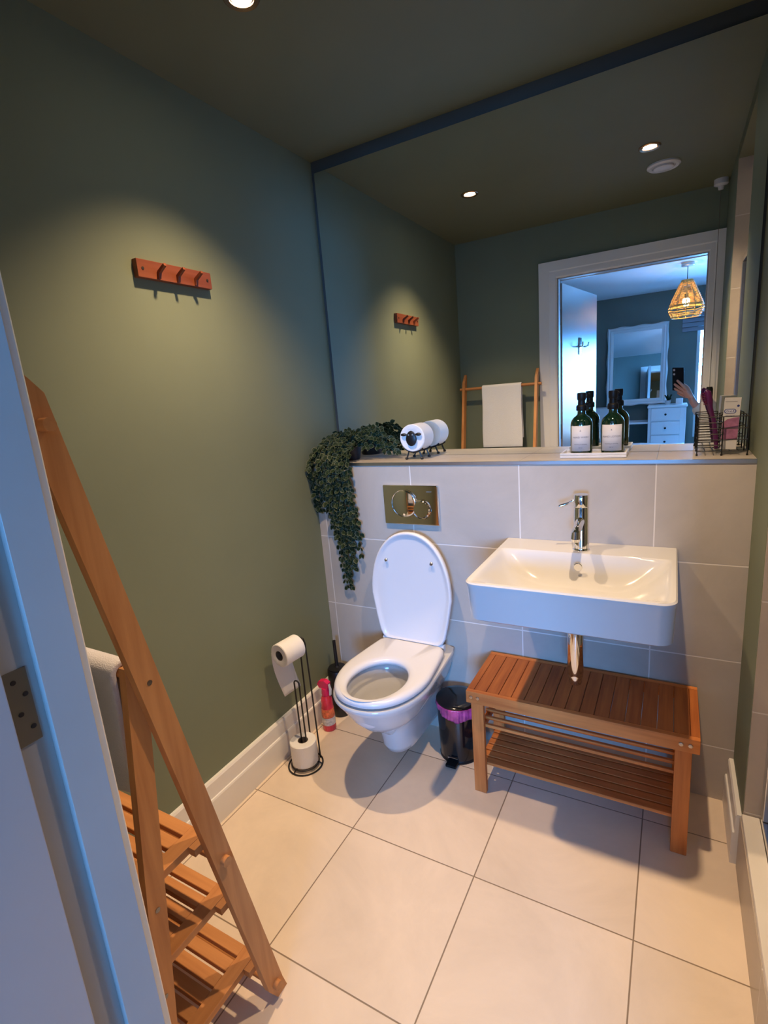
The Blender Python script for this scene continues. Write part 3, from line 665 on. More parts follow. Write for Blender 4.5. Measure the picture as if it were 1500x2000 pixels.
m = MB(); m.tube([(0.131, -0.375, 0.542), (0.122, -0.380, 0.535), (0.1175, -0.388, 0.526), (0.104, -0.486, 0.5255), (0.1035, -0.489, 0.5275)], rw, 8); m.build('roll_arm', M['black'], t)
def roll(name, A, B, ro, ri, label, cat, group=None, tail=False):
    A, B = Vector(A), Vector(B); d = (B-A).normalized(); u = d.orthogonal().normalized(); w = d.cross(u); base = A if A.z <= B.z else B
    o = thing(name, tuple((A+B)/2), label, cat, group)
    def ring(P, r, n=44): return [P+(u*math.cos(2*PI*k/n)+w*math.sin(2*PI*k/n))*r for k in range(n)]
    e = d*0.0025
    m = MB(); m.loft([ring(A+e*0.5, ri), ring(A, ri+0.002), ring(A, ro-0.003), ring(A+e, ro), ring(B-e, ro), ring(B, ro-0.003), ring(B, ri+0.002), ring(B-e*0.5, ri), ring(A+e*0.5, ri)], False, False)
    m.build('paper', M['paper'], o, weld=True)
    m = MB(); m.loft([ring(A+e*0.3, ri-0.0002), ring(B-e*0.3, ri-0.0002), ring(B-e*0.3, ri-0.0016), ring(A+e*0.3, ri-0.0016), ring(A+e*0.3, ri-0.0002)], False, False)
    m.build('cardboard_core', M['core'], o, weld=True)
    if tail:
        side = Vector((0, 0, 1)).cross(d); side = Vector((side.x, side.y, 0)).normalized()*-1
        C_ = A
        def f(a, b):
            P = A+e+(B-A-e*2)*a
            s_ = b*0.205
            q = P+side*(-(ro+0.0006)) if False else P
            out = TS*(ro+0.0012)
            return q+out*(1-0.10*b*b)+Vector((0, 0, -s_))+Vector((0.004, 0.030, 0))*(b*b)+TS*0.004*math.sin(b*5)*(1-a*0.6)
        TS = Vector((-d.y, d.x, 0)).normalized()
        if TS.x > 0: TS = -TS
        m = MB(); m.grid(f, 4, 16); m.build('loose_sheet', M['paper'], o, angle=180, solid=0.0008)
    return o
roll('toilet_roll', RA, RB, 0.0465, 0.020, 'white toilet roll on the stand arm with a loose hanging sheet', 'toilet roll', tail=True)
roll('toilet_roll', (rs[0], rs[1], 0.0165), (rs[0], rs[1], 0.114), 0.0535, 0.021, 'spare white toilet roll standing on the wire base of the stand', 'toilet roll')

# ------------------------------------------------------------------ ledge objects
# sheep roll holder
sx, sy, sz = 0.458, 0.076, HL
SR = 0.0555; cz_ = HL+0.034+SR
t = thing('sheep_roll_holder', (sx, sy+0.05, HL), 'black metal sheep-shaped toilet roll holder standing on the ledge', 'toilet roll holder')
m = MB(); m.tube([(sx, sy-0.004, cz_-0.004), (sx, sy+0.100, cz_-0.004)], 0.0035, 10); m.build('roll_bar', M['black'], t)
m = MB()
rg = []
for k in range(32):
    a = 2*PI*k/32; x = math.cos(a); z = math.sin(a)
    wx = 0.0235*(1-0.18*(z > 0)*z); rg.append((x*wx, z*(0.030 if z < 0 else 0.032)))
m.loft([[(sx+a*0.8, sy-0.003, cz_-0.002+b*0.8) for a, b in rg], [(sx+a, sy-0.006, cz_-0.002+b) for a, b in rg], [(sx+a, sy-0.010, cz_-0.002+b) for a, b in rg], [(sx+a*0.75, sy-0.014, cz_-0.002+b*0.75) for a, b in rg]])
m.build('head', M['black'], t)
for s_ in (-1, 1):
    m = MB(); m.lathe([(0.0, -0.014), (0.0042, -0.011), (0.0066, -0.002), (0.0062, 0.005), (0.003, 0.012), (0.0, 0.013)], (sx+s_*0.033, sy-0.008, cz_+0.015), 16, axis='x'); m.build('ear', M['black'], t)
    m = MB(); m.lathe([(0.0, 0.0), (0.0035, -0.0005), (0.0028, -0.0022), (0.0, -0.003)], (sx+s_*0.0085, sy-0.0135, cz_+0.014), 12, axis='y'); m.build('eye', M['trim'], t, label='small pale eye')
m = MB(); m.tube([(sx, sy+0.002, cz_-SR-0.0045), (sx, sy+0.096, cz_-SR-0.0045)], 0.0035, 8)
for yy in (sy+0.012, sy+0.084):
    m.tube([(sx+(SR+0.0045)*math.sin(q), yy, cz_-(SR+0.0045)*math.cos(q)) for q in [(-0.75+1.5*k/12) for k in range(13)]], 0.003, 8)
m.build('cradle', M['black'], t)
for s_ in (-1, 1):
    for yy in (sy+0.012, sy+0.084):
        m = MB(); m.tube([(sx+s_*0.024, yy, cz_-SR-0.001), (sx+s_*0.034, yy, HL+0.007)], 0.0034, 8); m.lathe([(0, 0), (0.006, 0.001), (0.0065, 0.006), (0.004, 0.010), (0, 0.011)], (sx+s_*0.035, yy-0.002, HL), 12); m.build('leg', M['black'], t)
roll('toilet_roll', (sx, sy-0.0015+0.001, cz_), (sx, sy+0.096, cz_), SR, 0.019, 'white toilet roll forming the body of the black sheep holder', 'toilet roll')

# marble tray and bottles
tp = (1.043, 1.257, 0.058, 0.168)
t = thing('soap_tray', ((tp[0]+tp[1])/2, 0.113, HL), 'white marble tray on the ledge holding two bottles', 'tray')
m = MB(); m.box(tp[0], tp[1], tp[2], tp[3], HL+0.0005, HL+0.010, 0.002)
m.build('base', M['marble'], t)
m = MB()
for a in ((tp[0], tp[1], tp[2], tp[2]+0.006), (tp[0], tp[1], tp[3]-0.006, tp[3]), (tp[0], tp[0]+0.006, tp[2]+0.0065, tp[3]-0.0065), (tp[1]-0.006, tp[1], tp[2]+0.0065, tp[3]-0.0065)): m.box(*a, HL+0.0102, HL+0.018, 0.001)
m.build('lip', M['marble'], t)
def pump_bottle(x, y, txt, label):
    z0 = HL+0.0105; r = 0.0365
    t = thing('pump_bottle', (x, y, z0), label, 'bottle', 'green pump bottles on the marble tray')
    m = MB(); m.lathe([(0.0, 0.0), (r-0.003, 0.0), (r, 0.003), (r, 0.102), (r-0.0012, 0.111), (r-0.0045, 0.119), (r-0.010, 0.1265), (r-0.017, 0.1325), (0.0150, 0.1365), (0.0135, 0.141), (0.0135, 0.150), (0.0, 0.150)], (x, y, z0), 48); m.build('glass_body', M['bottle'], t)
    m = MB(); m.lathe([(0.0, 0.1505), (0.0170, 0.1505), (0.0178, 0.153), (0.0178, 0.165), (0.0165, 0.168), (0.0125, 0.171), (0.0120, 0.185), (0.0, 0.185)], (x, y, z0), 32); m.build('collar', M['blackplastic'], t)
    m = MB(); m.lathe([(0.0, 0.1852), (0.0130, 0.1852), (0.0148, 0.190), (0.0152, 0.206), (0.0140, 0.211), (0.0, 0.212)], (x, y, z0), 32); m.tube([(x, y+0.01, z0+0.200), (x, y+0.030, z0+0.199), (x, y+0.034, z0+0.194)], [0.0045, 0.004, 0.0035], 10); m.build('pump_head', M['blackplastic'], t)
    dirc = math.atan2(CY-y, CX-x)-0.10; half = 0.98
    def lb(u, v):
        a = dirc-half+2*half*u; return (x+(r+0.0006)*math.cos(a), y+(r+0.0006)*math.sin(a), z0+0.012+0.088*v)
    m = MB(); m.grid(lb, 28, 2); lo = m.build('label', M['label'], t, angle=180, solid=0.0004)
    def bend(q, zc):
        a = dirc+q.x/r; rr = r+0.0010+q.z*0.5; return Vector((x+rr*math.cos(a), y+rr*math.sin(a), z0+zc+q.y))
    text_mesh(txt, 0.0088, None, M['ink'], 'lettering', t, bend=lambda q: bend(q, 0.060))
    text_mesh('a', 0.011, None, M['ink'], 'emblem', t, bend=lambda q: bend(q, 0.084))
    text_mesh('nourishing & refreshing', 0.0045, None, M['ink'], 'small_print', t, bend=lambda q: bend(q, 0.036))
    text_mesh('500 ml', 0.0045, None, M['ink'], 'small_print', t, bend=lambda q: bend(q, 0.024))
pump_bottle(1.1075, 0.108, 'HAND WASH', 'dark green pump bottle labelled hand wash, the left of two on tray')
pump_bottle(1.2085, 0.108, 'HAND LOTION', 'dark green pump bottle labelled hand lotion, the right of two on tray')

# wire basket
kx0, kx1, ky0, ky1, kz0, kz1 = 1.458, 1.590, 0.078, 0.172, HL+0.014, HL+0.120
t = thing('wire_basket', ((kx0+kx1)/2, (ky0+ky1)/2, HL), 'small black wire caddy on the ledge beside the right wall', 'basket')
m = MB(); w = 0.0016
for z in (kz0, kz0+0.035, kz0+0.070, kz1):
    m.tube([(kx0, ky0, z), (kx1, ky0, z), (kx1, ky1, z), (kx0, ky1, z)], w, 6, closed=True)
for x in (kx0, kx0+0.066, kx1):
    for y in (ky0, ky1): m.tube([(x, y, HL+0.002 if x != kx0+0.066 or y == ky0 else kz0), (x, y, kz1)], w*1.2, 6)
for z in (kz0, kz0+0.018, kz0+0.035, kz0+0.053, kz0+0.070, kz0+0.088): m.tube([(kx0+0.066, ky0, z), (kx0+0.066, ky1, z)], w, 6)
for k in range(1, 6): m.tube([(kx0+0.022*k, ky0, kz0), (kx0+0.022*k, ky1, kz0)], w, 6)
for z in (kz0+0.018, kz0+0.053, kz0+0.088): m.tube([(kx0, ky0, z), (kx0+0.066, ky0, z)], w, 6); m.tube([(kx0, ky1, z), (kx0+0.066, ky1, z)], w, 6)
m.build('wire_frame', M['black'], t)
for x in (kx0, kx0+0.066, kx1):
    m = MB(); m.lathe([(0, 0), (0.003, 0), (0.003, 0.006), (0, 0.006)], (x, ky0, HL), 8); m.build('foot', M['black'], t)
# purple razor/hairbrush leaning in basket
t = thing('hairbrush', (1.50, 0.12, HL+0.02), 'purple hairbrush standing upright in the left half of caddy', 'hairbrush')
m = MB(); m.tube([(1.512, 0.125, HL+0.017), (1.508, 0.121, HL+0.06), (1.500, 0.115, HL+0.11), (1.492, 0.11, HL+0.135), (1.4885, 0.108, HL+0.150)], [0.0055, 0.0075, 0.0062, 0.007, 0.0075], 14); m.build('handle', M['purple'], t)
m = MB(); m.tube([(1.4885, 0.108, HL+0.150), (1.484, 0.105, HL+0.170), (1.479, 0.103, HL+0.195), (1.474, 0.102, HL+0.203)], [0.0075, 0.0115, 0.0105, 0.004], 14); m.build('head', M['purple'], t)
m = MB()
for k in range(40):
    a = k % 5; b = k//5
    p = Vector((1.4835-b*0.0011-0.004, 0.0985+(a-2)*0.0026, HL+0.160+b*0.0048)); m.tube([p, p+Vector((-0.010, -0.009, -0.001))], 0.0007, 4)
m.build('bristles', M['magenta'], t)
# toothpaste carton
t = thing('toothpaste_carton', (1.546, 0.115, kz0), 'white and pink toothpaste carton standing in the right half of caddy', 'box')
A0 = Matrix.Translation((1.543, 0.118, kz0+0.0022)) @ Matrix.Rotation(-0.10, 4, 'Z') @ Matrix.Rotation(math.radians(2.0), 4, 'Y')
m = MB(); m.box(-0.0215, 0.0215, -0.016, 0.016, 0, 0.158, 0.0006, 1, mtx=A0); m.build('carton', M['box_white'], t)
def on_box(m_, y=-0.0163): return m_
m = MB(); m.prism([A0 @ Vector(p) for p in [(-0.0212, -0.01605, 0.030), (0.0212, -0.01605, 0.030), (0.0212, -0.01605, 0.100), (0.006, -0.01605, 0.098), (-0.010, -0.01605, 0.093), (-0.0212, -0.01605, 0.082)]], A0.to_3x3() @ Vector((0, -0.0003, 0))); m.build('pink_print', M['box_pink'], t)
def pill(hw, hh, n=12): 
    return [(-hw+hh-hh*math.sin(PI*k/n), -hh*math.cos(PI*k/n)*-1) for k in range(n+1)]+[(hw-hh+hh*math.sin(PI*k/n), -hh*math.cos(PI*k/n)) for k in range(n+1)]
def pill2(hw, hh, zc, y):
    pts = [(-hw+hh+hh*math.cos(PI/2+PI*k/12), zc+hh*math.sin(PI/2+PI*k/12)) for k in range(13)]+[(hw-hh+hh*math.cos(-PI/2+PI*k/12), zc+hh*math.sin(-PI/2+PI*k/12)) for k in range(13)]
    return [A0 @ Vector((a-0.004, y, b)) for a, b in pts]
m = MB(); m.prism(pill2(0.0155, 0.0070, 0.118, -0.01605), A0.to_3x3() @ Vector((0, -0.0003, 0))); m.build('logo_outline', M['box_blue'], t)
m = MB(); m.prism(pill2(0.0132, 0.0048, 0.118, -0.01638), A0.to_3x3() @ Vector((0, -0.0002, 0))); m.build('logo_fill', M['box_logo'], t)
text_mesh('Oral-B', 0.0078, A0 @ Matrix.Translation((-0.004, -0.0167, 0.118)) @ Matrix.Rotation(PI/2, 4, 'X'), M['box_blue'], 'lettering', t, bold=0.0001)
text_mesh('GUM & ENAMEL', 0.0034, A0 @ Matrix.Translation((-0.003, -0.0163, 0.104)) @ Matrix.Rotation(PI/2, 4, 'X'), M['box_blue'], 'lettering', t)
m = MB(); m.lathe([(0, 0), (0.0035, 0), (0.0035, -0.0003), (0, -0.0003)], A0 @ Vector((0.0155, -0.01605, 0.134)), 16, axis='y'); m.build('blue_dot', M['box_blue'], t)
m = MB(); m.box(-0.019, 0.012, -0.0163, -0.0160, 0.1465, 0.1478, 0, mtx=A0); m.build('top_line', M['ink'], t)

# trailing plant
t = thing('trailing_plant', (0.125, 0.11, HL), 'potted artificial ivy trailing from the ledge down the tiled corner', 'plant')
m = MB(); m.lathe([(0.0, 0.0005), (0.044, 0.0005), (0.047, 0.004), (0.058, 0.072), (0.060, 0.074), (0.060, 0.080), (0.055, 0.080), (0.052, 0.066), (0.0, 0.066)], (0.125, 0.110, HL), 32); m.build('pot', M['pot'], t)
rnd = random.Random(11)
leafm = MB(); stemm = MB()
def leaf(p, d, n, L):
    d = d.normalized(); sd = d.cross(n)
    if sd.length < 1e-4: sd = d.orthogonal()
    sd.normalize(); nn = sd.cross(d).normalized(); wd = L*0.36
    o = [p, p+d*L*0.28+sd*wd*0.85, p+d*L*0.55+sd*wd+nn*L*0.03, p+d*L*0.82+sd*wd*0.5, p+d*L-nn*L*0.06, p+d*L*0.82-sd*wd*0.5, p+d*L*0.55-sd*wd+nn*L*0.03, p+d*L*0.28-sd*wd*0.85]
    c = p+d*L*0.5-nn*L*0.07
    inn = [c+(q-c)*0.86 for q in o]
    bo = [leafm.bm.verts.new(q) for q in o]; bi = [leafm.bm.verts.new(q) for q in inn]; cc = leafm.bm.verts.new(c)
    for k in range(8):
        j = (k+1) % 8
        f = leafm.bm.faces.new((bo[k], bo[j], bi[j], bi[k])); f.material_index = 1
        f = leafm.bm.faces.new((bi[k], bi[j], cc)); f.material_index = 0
def ok(p):
    if p.x < 0.006: p.x = 0.006+abs(p.x)*0.2
    if p.y > D-0.012: p.y = D-0.012
    if p.y > -0.006 and p.z < HL+0.004: 
        if p.z > HL-0.03 and p.y > 0.02: p.z = HL+0.006
        else: p.y = -0.008
    return p
def strand(pts, dens=0.026, ls=0.027, spread=0.8):
    P = [Vector(a) for a in pts]
    # catmull-ish resample
    out = []
    for i in range(len(P)-1):
        a, b = P[i], P[i+1]; n = max(2, int((b-a).length/0.008))
        p0 = P[max(i-1, 0)]; p3 = P[min(i+2, len(P)-1)]
        for k in range(n):
            s_ = k/n; q = 0.5*((2*a)+(b-p0)*s_+(2*p0-5*a+4*b-p3)*s_*s_+(3*a-p0-3*b+p3)*s_**3); out.append(q)
    out.append(P[-1]); out = [ok(q.copy()) for q in out]
    stemm.tube(out[::2]+([out[-1]] if len(out) % 2 == 0 else []), 0.0009, 4)
    acc = 0; side = 1
    for i in range(1, len(out)):
        acc += (out[i]-out[i-1]).length
        if acc > dens:
            acc = 0; tdir = (out[i]-out[i-1])
            if tdir.length < 1e-6: continue
            tdir.normalize(); side = -side
            for q in range(2):
                d = Vector((side*rnd.uniform(0.3, 1.0)+rnd.uniform(-.4, .4), rnd.uniform(-0.7, 0.25), rnd.uniform(-0.6, 0.3)))*spread+tdir*0.6
                nrm = Vector((rnd.uniform(-.5, .5), -1, rnd.uniform(0.0, 0.8)))
                p = ok(out[i]+Vector((rnd.uniform(-1, 1), rnd.uniform(-1, 0.5), rnd.uniform(-1, 1)))*0.004)
                L = ls*rnd.uniform(0.7, 1.15); e = ok(p+d.normalized()*L)
                if (e-p).length > 0.004: leaf(p, e-p, nrm, L)
                side = -side
ends = []
for k in range(24):
    x = 0.010+0.200*(k+0.5)/24+rnd.uniform(-0.012, 0.012)
    cen = math.exp(-((x-0.150)/0.055)**2)
    zb = 1.05-0.38*cen*rnd.uniform(0.35, 1.0)-rnd.uniform(0, 0.14)
    if x < 0.05: zb = max(zb, 0.98)
    ends.append((x, zb))
ends += [(0.150, 0.625), (0.172, 0.72), (0.215, 0.77), (0.125, 0.76), (0.095, 0.84), (0.215, 0.86)]
for x, zb in ends:
    xs = 0.125+(x-0.10)*0.5
    strand([(xs, 0.10, HL+0.085), (0.5*xs+0.5*x-0.006, 0.045, HL+rnd.uniform(0.055, 0.11)), (x-0.012, -0.022-rnd.uniform(0, 0.045), HL+rnd.uniform(-0.02, 0.03)), (x, -0.020-rnd.uniform(0, 0.03), (HL+zb)/2), (x+rnd.uniform(-0.006, 0.02), -0.014, zb)])
for k in range(26):
    a = rnd.uniform(0, 2*PI); r = rnd.uniform(0.03, 0.10)
    ex, ey = 0.125+r*math.cos(a)*1.1, 0.10+r*math.sin(a)*0.8
    strand([(0.125, 0.11, HL+0.07), (0.125+(ex-0.125)*0.5, 0.11+(ey-0.11)*0.5, HL+0.115), (ex, ey, HL+rnd.uniform(0.06, 0.125))], spread=1.0, dens=0.011)
for ex, ez, ey in ((0.30, 0.11, 0.13), (0.27, 0.125, 0.14), (0.33, 0.05, 0.14), (0.36, 0.030, 0.13), (0.25, 0.09, 0.11), (0.29, 0.07, 0.15), (0.31, 0.03, 0.12), (0.34, 0.07, 0.15), (0.24, 0.06, 0.09)):
    strand([(0.15, 0.11, HL+0.08), (0.20, 0.12, HL+0.10+ez*0.2), (ex-0.03, ey, HL+ez+0.02), (ex, ey, HL+ez)], spread=0.9, dens=0.010)
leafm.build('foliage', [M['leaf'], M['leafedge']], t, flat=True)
stemm.build('stems', M['stem'], t)

# ------------------------------------------------------------------ ladder shelf against the door wall
LX0, LX1 = 0.045, 0.578
t = thing('ladder_shelf', (0.31, -1.30, 0), 'bamboo ladder shelf with three slatted shelves leaning beside the doorway', 'shelf')
def legpts(y0, z0, y1, z1, w):
    d = Vector((0, y1-y0, z1-z0)).normalized(); n = Vector((0, d.z, -d.y))
    return d, n
FL0, FL1 = (-1.135, 0.0), (-1.418, 1.552)
def fy(z): return FL0[0]+(FL1[0]-FL0[0])*(z/FL1[1])
for xa in (LX0, LX1-0.018):
    d, n = legpts(*FL0, *FL1, 0.045); hw_ = 0.0225
    a = Vector((xa, *FL0)); b = Vector((xa, *FL1))
    poly = [Vector((xa, FL0[0]-0.008, 0.0)), Vector((xa, FL0[0]+0.026, 0.0)), a+n*hw_+d*0.035, b+n*hw_-d*0.065, b-n*hw_*0.7, b-n*hw_-d*0.01, a-n*hw_+d*0.05]
    m = MB(); m.prism(poly, (0.018, 0, 0)); m.build('front_leg', M['bamboo_z'], t)
    BL0, BL1 = (-1.432, 0.0), (-1.322, 1.01)
    d, n = legpts(*BL0, *BL1, 0.040); hw_ = 0.020
    off = -0.0185 if xa > 0.3 else 0.0185
    xb = xa+off; a = Vector((xb, *BL0)); b = Vector((xb, *BL1))
    m = MB(); m.prism([Vector((xb, BL0[0]-0.020, 0)), Vector((xb, BL0[0]+0.020, 0)), b+n*hw_, b-n*hw_], (0.018, 0, 0)); m.build('back_leg', M['bamboo_z'], t)
def by_(z): return -1.432+(0.110)*(z/1.01)
for z, n in ((0.556, 6), (0.366, 7), (0.130, 8)):
    ya, yb_ = -1.447, fy(z)+0.004
    s_ = bpy.data.objects.new('shelf', None); COL.objects.link(s_); s_.parent = t; s_.location = Vector((0.31, (ya+yb_)/2, z))-t.location
    for xa, tabx in ((LX0+0.0375, (LX0+0.0185, LX0+0.0372)), (LX1-0.0375-0.036, (LX1-0.0372, LX1-0.0185))):
        m = MB(); m.box(xa, xa+0.036, ya, yb_, z-0.009, z+0.009, 0.0015); m.build('end_rail', M['bamboo_y'], s_)
        m = MB(); m.box(tabx[0], tabx[1], yb_-0.045, yb_-0.002, z-0.0088, z+0.0088, 0.001); m.build('peg_block', M['bamboo_y'], s_)
    p = (yb_-ya+0.009)/n
    for k in range(n):
        m = MB(); m.box(LX0+0.0737, LX1-0.0737, ya+k*p, ya+(k+1)*p-0.010, z-0.006, z+0.0088, 0.0012, 1); m.build('slat', M['bamboo_x'], s_)
for z in (1.446, 0.50, 0.045):
    y = fy(z); m = MB()
    if z > 1.4: m.cyl((LX0-0.024, y, z), (LX1+0.024, y, z), 0.010, seg=20)
    else: m.cyl((LX0-0.010, y, z), (LX1+0.012, y, z), 0.011, seg=20)
    m.build('crossbar', M['bamboo_x'], t)
m = MB(); m.cyl((LX0+0.0185, -1.322, 0.988), (LX1-0.0185, -1.322, 0.988), 0.010, seg=20); m.build('crossbar', M['bamboo_x'], t)
for (y, z) in ((fy(0.975), 0.975), (by_(0.33), 0.33), (by_(0.09), 0.09), (by_(0.52), 0.52)):
    xo = LX1 if z > 0.9 else LX1-0.0185
    m = MB(); m.lathe([(0.0, 0.0), (0.0022, 0.0), (0.0052, 0.0004), (0.0052, 0.0010), (0.0, 0.0012)], (xo+0.00005, y, z), 14, axis='x'); m.build('bolt', M['darkmetal'], t)

def towel(name, x0, x1, barx, bary, barz, front_drop, back_drop, rb, label, thick, mt, flip=1, skew=0.0):
    """sheet draped over a bar; front = +y side"""
    path = []
    for k in range(14): path.append((bary+rb+0.002, barz-front_drop*(1-k/13)))
    for k in range(1, 12): a = PI*k/12; path.append((bary+(rb+0.002)*math.cos(a), barz+(rb+0.002)*math.sin(a)))
    for k in range(14): path.append((bary-rb-0.002, barz-back_drop*k/13))
    n = len(path)
    def f(u, v):
        i = min(int(v*(n-1)), n-2); q = v*(n-1)-i
        y = path[i][0]+(path[i+1][0]-path[i][0])*q; z = path[i][1]+(path[i+1][1]-path[i][1])*q
        dz = max(0, barz-z); s_ = 1 if y > bary else -1
        amp = min(dz/0.15, 1)
        y += s_*(0.003*math.sin(u*9+1)+0.004*math.sin(u*4+s_))*amp+s_*0.003*amp
        x = x0+(x1-x0)*u+skew*dz*(1 if s_ > 0 else -0.5)+0.003*math.sin(dz*14+u*3)*amp
        return (x, y, z)
    m = MB(); m.grid(f, 24, 60)
    o = m.build(name, mt, loc=((x0+x1)/2, bary, barz), angle=180, solid=thick)
    bv = o.modifiers.new('round', 'BEVEL'); bv.width = thick*0.3; bv.segments = 2; bv.limit_method = 'ANGLE'; bv.angle_limit = math.radians(60)
    return tag(o, label, 'towel')
towel('towel', 0.19, 0.468, 0, fy(1.446), 1.446, 0.42, 0.36, 0.014, 'smooth white towel folded over the top rung of ladder shelf', 0.006, M['towel'])
towel('towel', 0.17, 0.520, 0, -1.322, 0.988, 0.165, 0.245, 0.017, 'thick greyish towel hanging over the middle bar of ladder shelf', 0.012, M['towel2'], skew=0.03)

# ------------------------------------------------------------------ bathroom door leaf (opens into the bedroom)
ang = math.radians(-81.5)
hx, hyy = 0.706, -1.572
door = bpy.data.objects.new('door_1', None); COL.objects.link(door); door.location = (hx, hyy, 0); door['kind'] = 'structure'
MD = Matrix.Translation((hx, hyy, 0)) @ Matrix.Rotation(ang, 4, 'Z')
LEAFW = 0.806
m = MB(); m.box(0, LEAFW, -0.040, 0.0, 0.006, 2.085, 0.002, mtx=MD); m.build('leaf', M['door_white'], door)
m = MB()
m.lathe([(0.0, 0.0), (0.026, 0.0), (0.026, 0.006), (0.012, 0.008), (0.010, 0.010), (0.0, 0.010)], (0, 0, 0), 24, axis='y')
bmesh.ops.transform(m.bm, matrix=MD @ Matrix.Translation((LEAFW-0.06, 0.0003, 1.02)), verts=m.bm.verts)
m2 = [MD @ Vector(p) for p in [(LEAFW-0.06, 0.008, 1.02), (LEAFW-0.06, 0.045, 1.02), (LEAFW-0.075, 0.052, 1.02), (LEAFW-0.17, 0.052, 1.02)]]
m.tube(m2, 0.008, 12); m.build('door_handle', M['chrome'], door)
for z in (0.22, 1.102, 1.87):
    m = MB(); m.box(OX0-0.0119, OX0-0.0102, -1.572, -1.540, z-0.051, z+0.051, 0.0005); m.cyl((hx-0.011, -1.5755, z-0.051), (hx-0.011, -1.5755, z+0.051), 0.0050, seg=14)
    h_ = m.build('hinge', M['darkmetal'], door)
    m = MB()
    for dz in (-0.030, -0.008, 0.016, 0.036): m.lathe([(0, 0), (0.0034, 0), (0.0030, 0.0008), (0, 0.0010)], (OX0-0.01015, -1.553+(0.006 if dz in (-0.030, 0.016) else -0.004), z+dz), 12, axis='x')
    m.build('hinge_screw', M['hole'], h_)
# over-door hook on the leaf
t = thing('door_hook', tuple(MD @ Vector((0.38, 0.002, 1.66))), 'small chrome double hook on the open white door', 'hook')
m = MB(); m.box(0.355, 0.405, 0.0005, 0.006, 1.63, 1.75, 0.002, mtx=MD); m.build('plate', M['chrome'], t)
for s_ in (-1, 1):
    m = MB(); m.tube([MD @ Vector(p) for p in [(0.38+s_*0.008, 0.006, 1.69), (0.38+s_*0.03, 0.028, 1.685), (0.38+s_*0.06, 0.040, 1.69), (0.38+s_*0.07, 0.042, 1.715)]], 0.005, 10); m.build('hook_arm', M['chrome'], t)

# ------------------------------------------------------------------ bedroom
BX0, BX1 = -1.4, 3.3
m = MB(); m.box(BX0, BX1, BW, YB, -0.08, -0.002); struct('floor_bedroom', m, M['carpet'])
m = MB(); m.box(BX0, BX1, BW, YB, H, H+0.1); struct('ceiling_bedroom', m, M['bed_ceil'])
m = MB(); m.box(BX0-0.1, BX0, BW, YB, 0, H); struct('wall_bedroom_left', m, M['bed_paint'])
m = MB(); m.box(BX1, BX1+0.1, BW, YB, 0, H); struct('wall_bedroom_right', m, M['bed_paint'])
m = MB(); m.box(BX0, -0.1, YB, YD, 0, H); struct('wall_bedroom_door_left', m, M['bed_paint'])
m = MB(); m.box(2.45, BX1, YB, YD, 0, H); struct('wall_bedroom_door_right', m, M['bed_paint'])
WX0, WX1, WZ0, WZ1 = 1.60, 3.05, 0.62, 1.99
m = MB()
for a in ((BX0, WX0, 0, H), (WX1, BX1, 0, H), (WX0, WX1, WZ1, H), (WX0, WX1, 0, WZ0)): m.box(a[0], a[1], BW-0.12, BW, a[2], a[3])
struct('wall_bedroom_far', m, M['bed_paint'])
wn = bpy.data.objects.new('window_1', None); COL.objects.link(wn); wn.location = ((WX0+WX1)/2, BW-0.06, WZ0); wn['kind'] = 'structure'
m = MB()
for a in ((WX0, WX0+0.035, WZ0, WZ1), (WX1-0.04, WX1, WZ0, WZ1), (WX0+0.035, WX1-0.04, WZ1-0.04, WZ1), (WX0+0.035, WX1-0.04, WZ0, WZ0+0.04), (2.31, 2.35, WZ0+0.04, WZ1-0.04)): m.box(a[0], a[1], BW-0.09, BW-0.03, a[2], a[3], 0.003)
m.build('window_frame', M['white'], wn)
m = MB(); m.box(WX0+0.035, WX1-0.04, BW-0.062, BW-0.058, WZ0+0.04, WZ1-0.04); m.build('window_pane', M['wglass'], wn)
t = thing('roman_blind', (2.1, BW+0.02, 1.92), 'folded grey roman blind across the top of bedroom window', 'blind')
m = MB()
for k in range(4): m.box(1.435, 3.12, BW+0.002, BW+0.018+0.010*(k % 2)+0.006*k, 1.92+0.052*k, 1.968+0.052*k, 0.006)
m.build('fabric_folds', M['blind'], t)
m = MB(); m.box(1.43, 3.125, BW+0.001, BW+0.04, 2.13, 2.165, 0.003); m.build('head_rail', M['white'], t)

# bedroom mirror in white ornate frame
fx0, fx1, fz0, fz1 = 0.585, 1.292, 1.052, 2.052
t = thing('framed_mirror', ((fx0+fx1)/2, BW, fz0), 'mirror in a carved white frame leaning on the dressing table at the bedroom wall', 'mirror')
m = MB()
def fr(w_in, y):
    pts = []; n = 24
    def wob(s_): return 0.006*math.sin(s_*2*PI*3)*(1 if w_in == 0 else 0)
    for k in range(n): pts.append((fx0+w_in+(fx1-fx0-2*w_in)*k/n, y, fz0+w_in-wob(k/n)))
    for k in range(n): pts.append((fx1-w_in+wob(k/n), y, fz0+w_in+(fz1-fz0-2*w_in)*k/n))
    for k in range(n): pts.append((fx1-w_in-(fx1-fx0-2*w_in)*k/n, y, fz1-w_in+wob(k/n)))
    for k in range(n): pts.append((fx0+w_in-wob(k/n), y, fz1-w_in-(fz1-fz0-2*w_in)*k/n))
    return pts
m.loft([fr(0.0, BW+0.001), fr(0.0, BW+0.020), fr(0.014, BW+0.034), fr(0.030, BW+0.022), fr(0.045, BW+0.030), fr(0.062, BW+0.018), fr(0.075, BW+0.016), fr(0.078, BW+0.001)], False, False)
m.build('frame', M['furn'], t, angle=50)
m = MB(); m.box(fx0+0.070, fx1-0.070, BW+0.003, BW+0.008, fz0+0.070, fz1-0.070); m.build('mirror_glass', M['mirror2'], t)
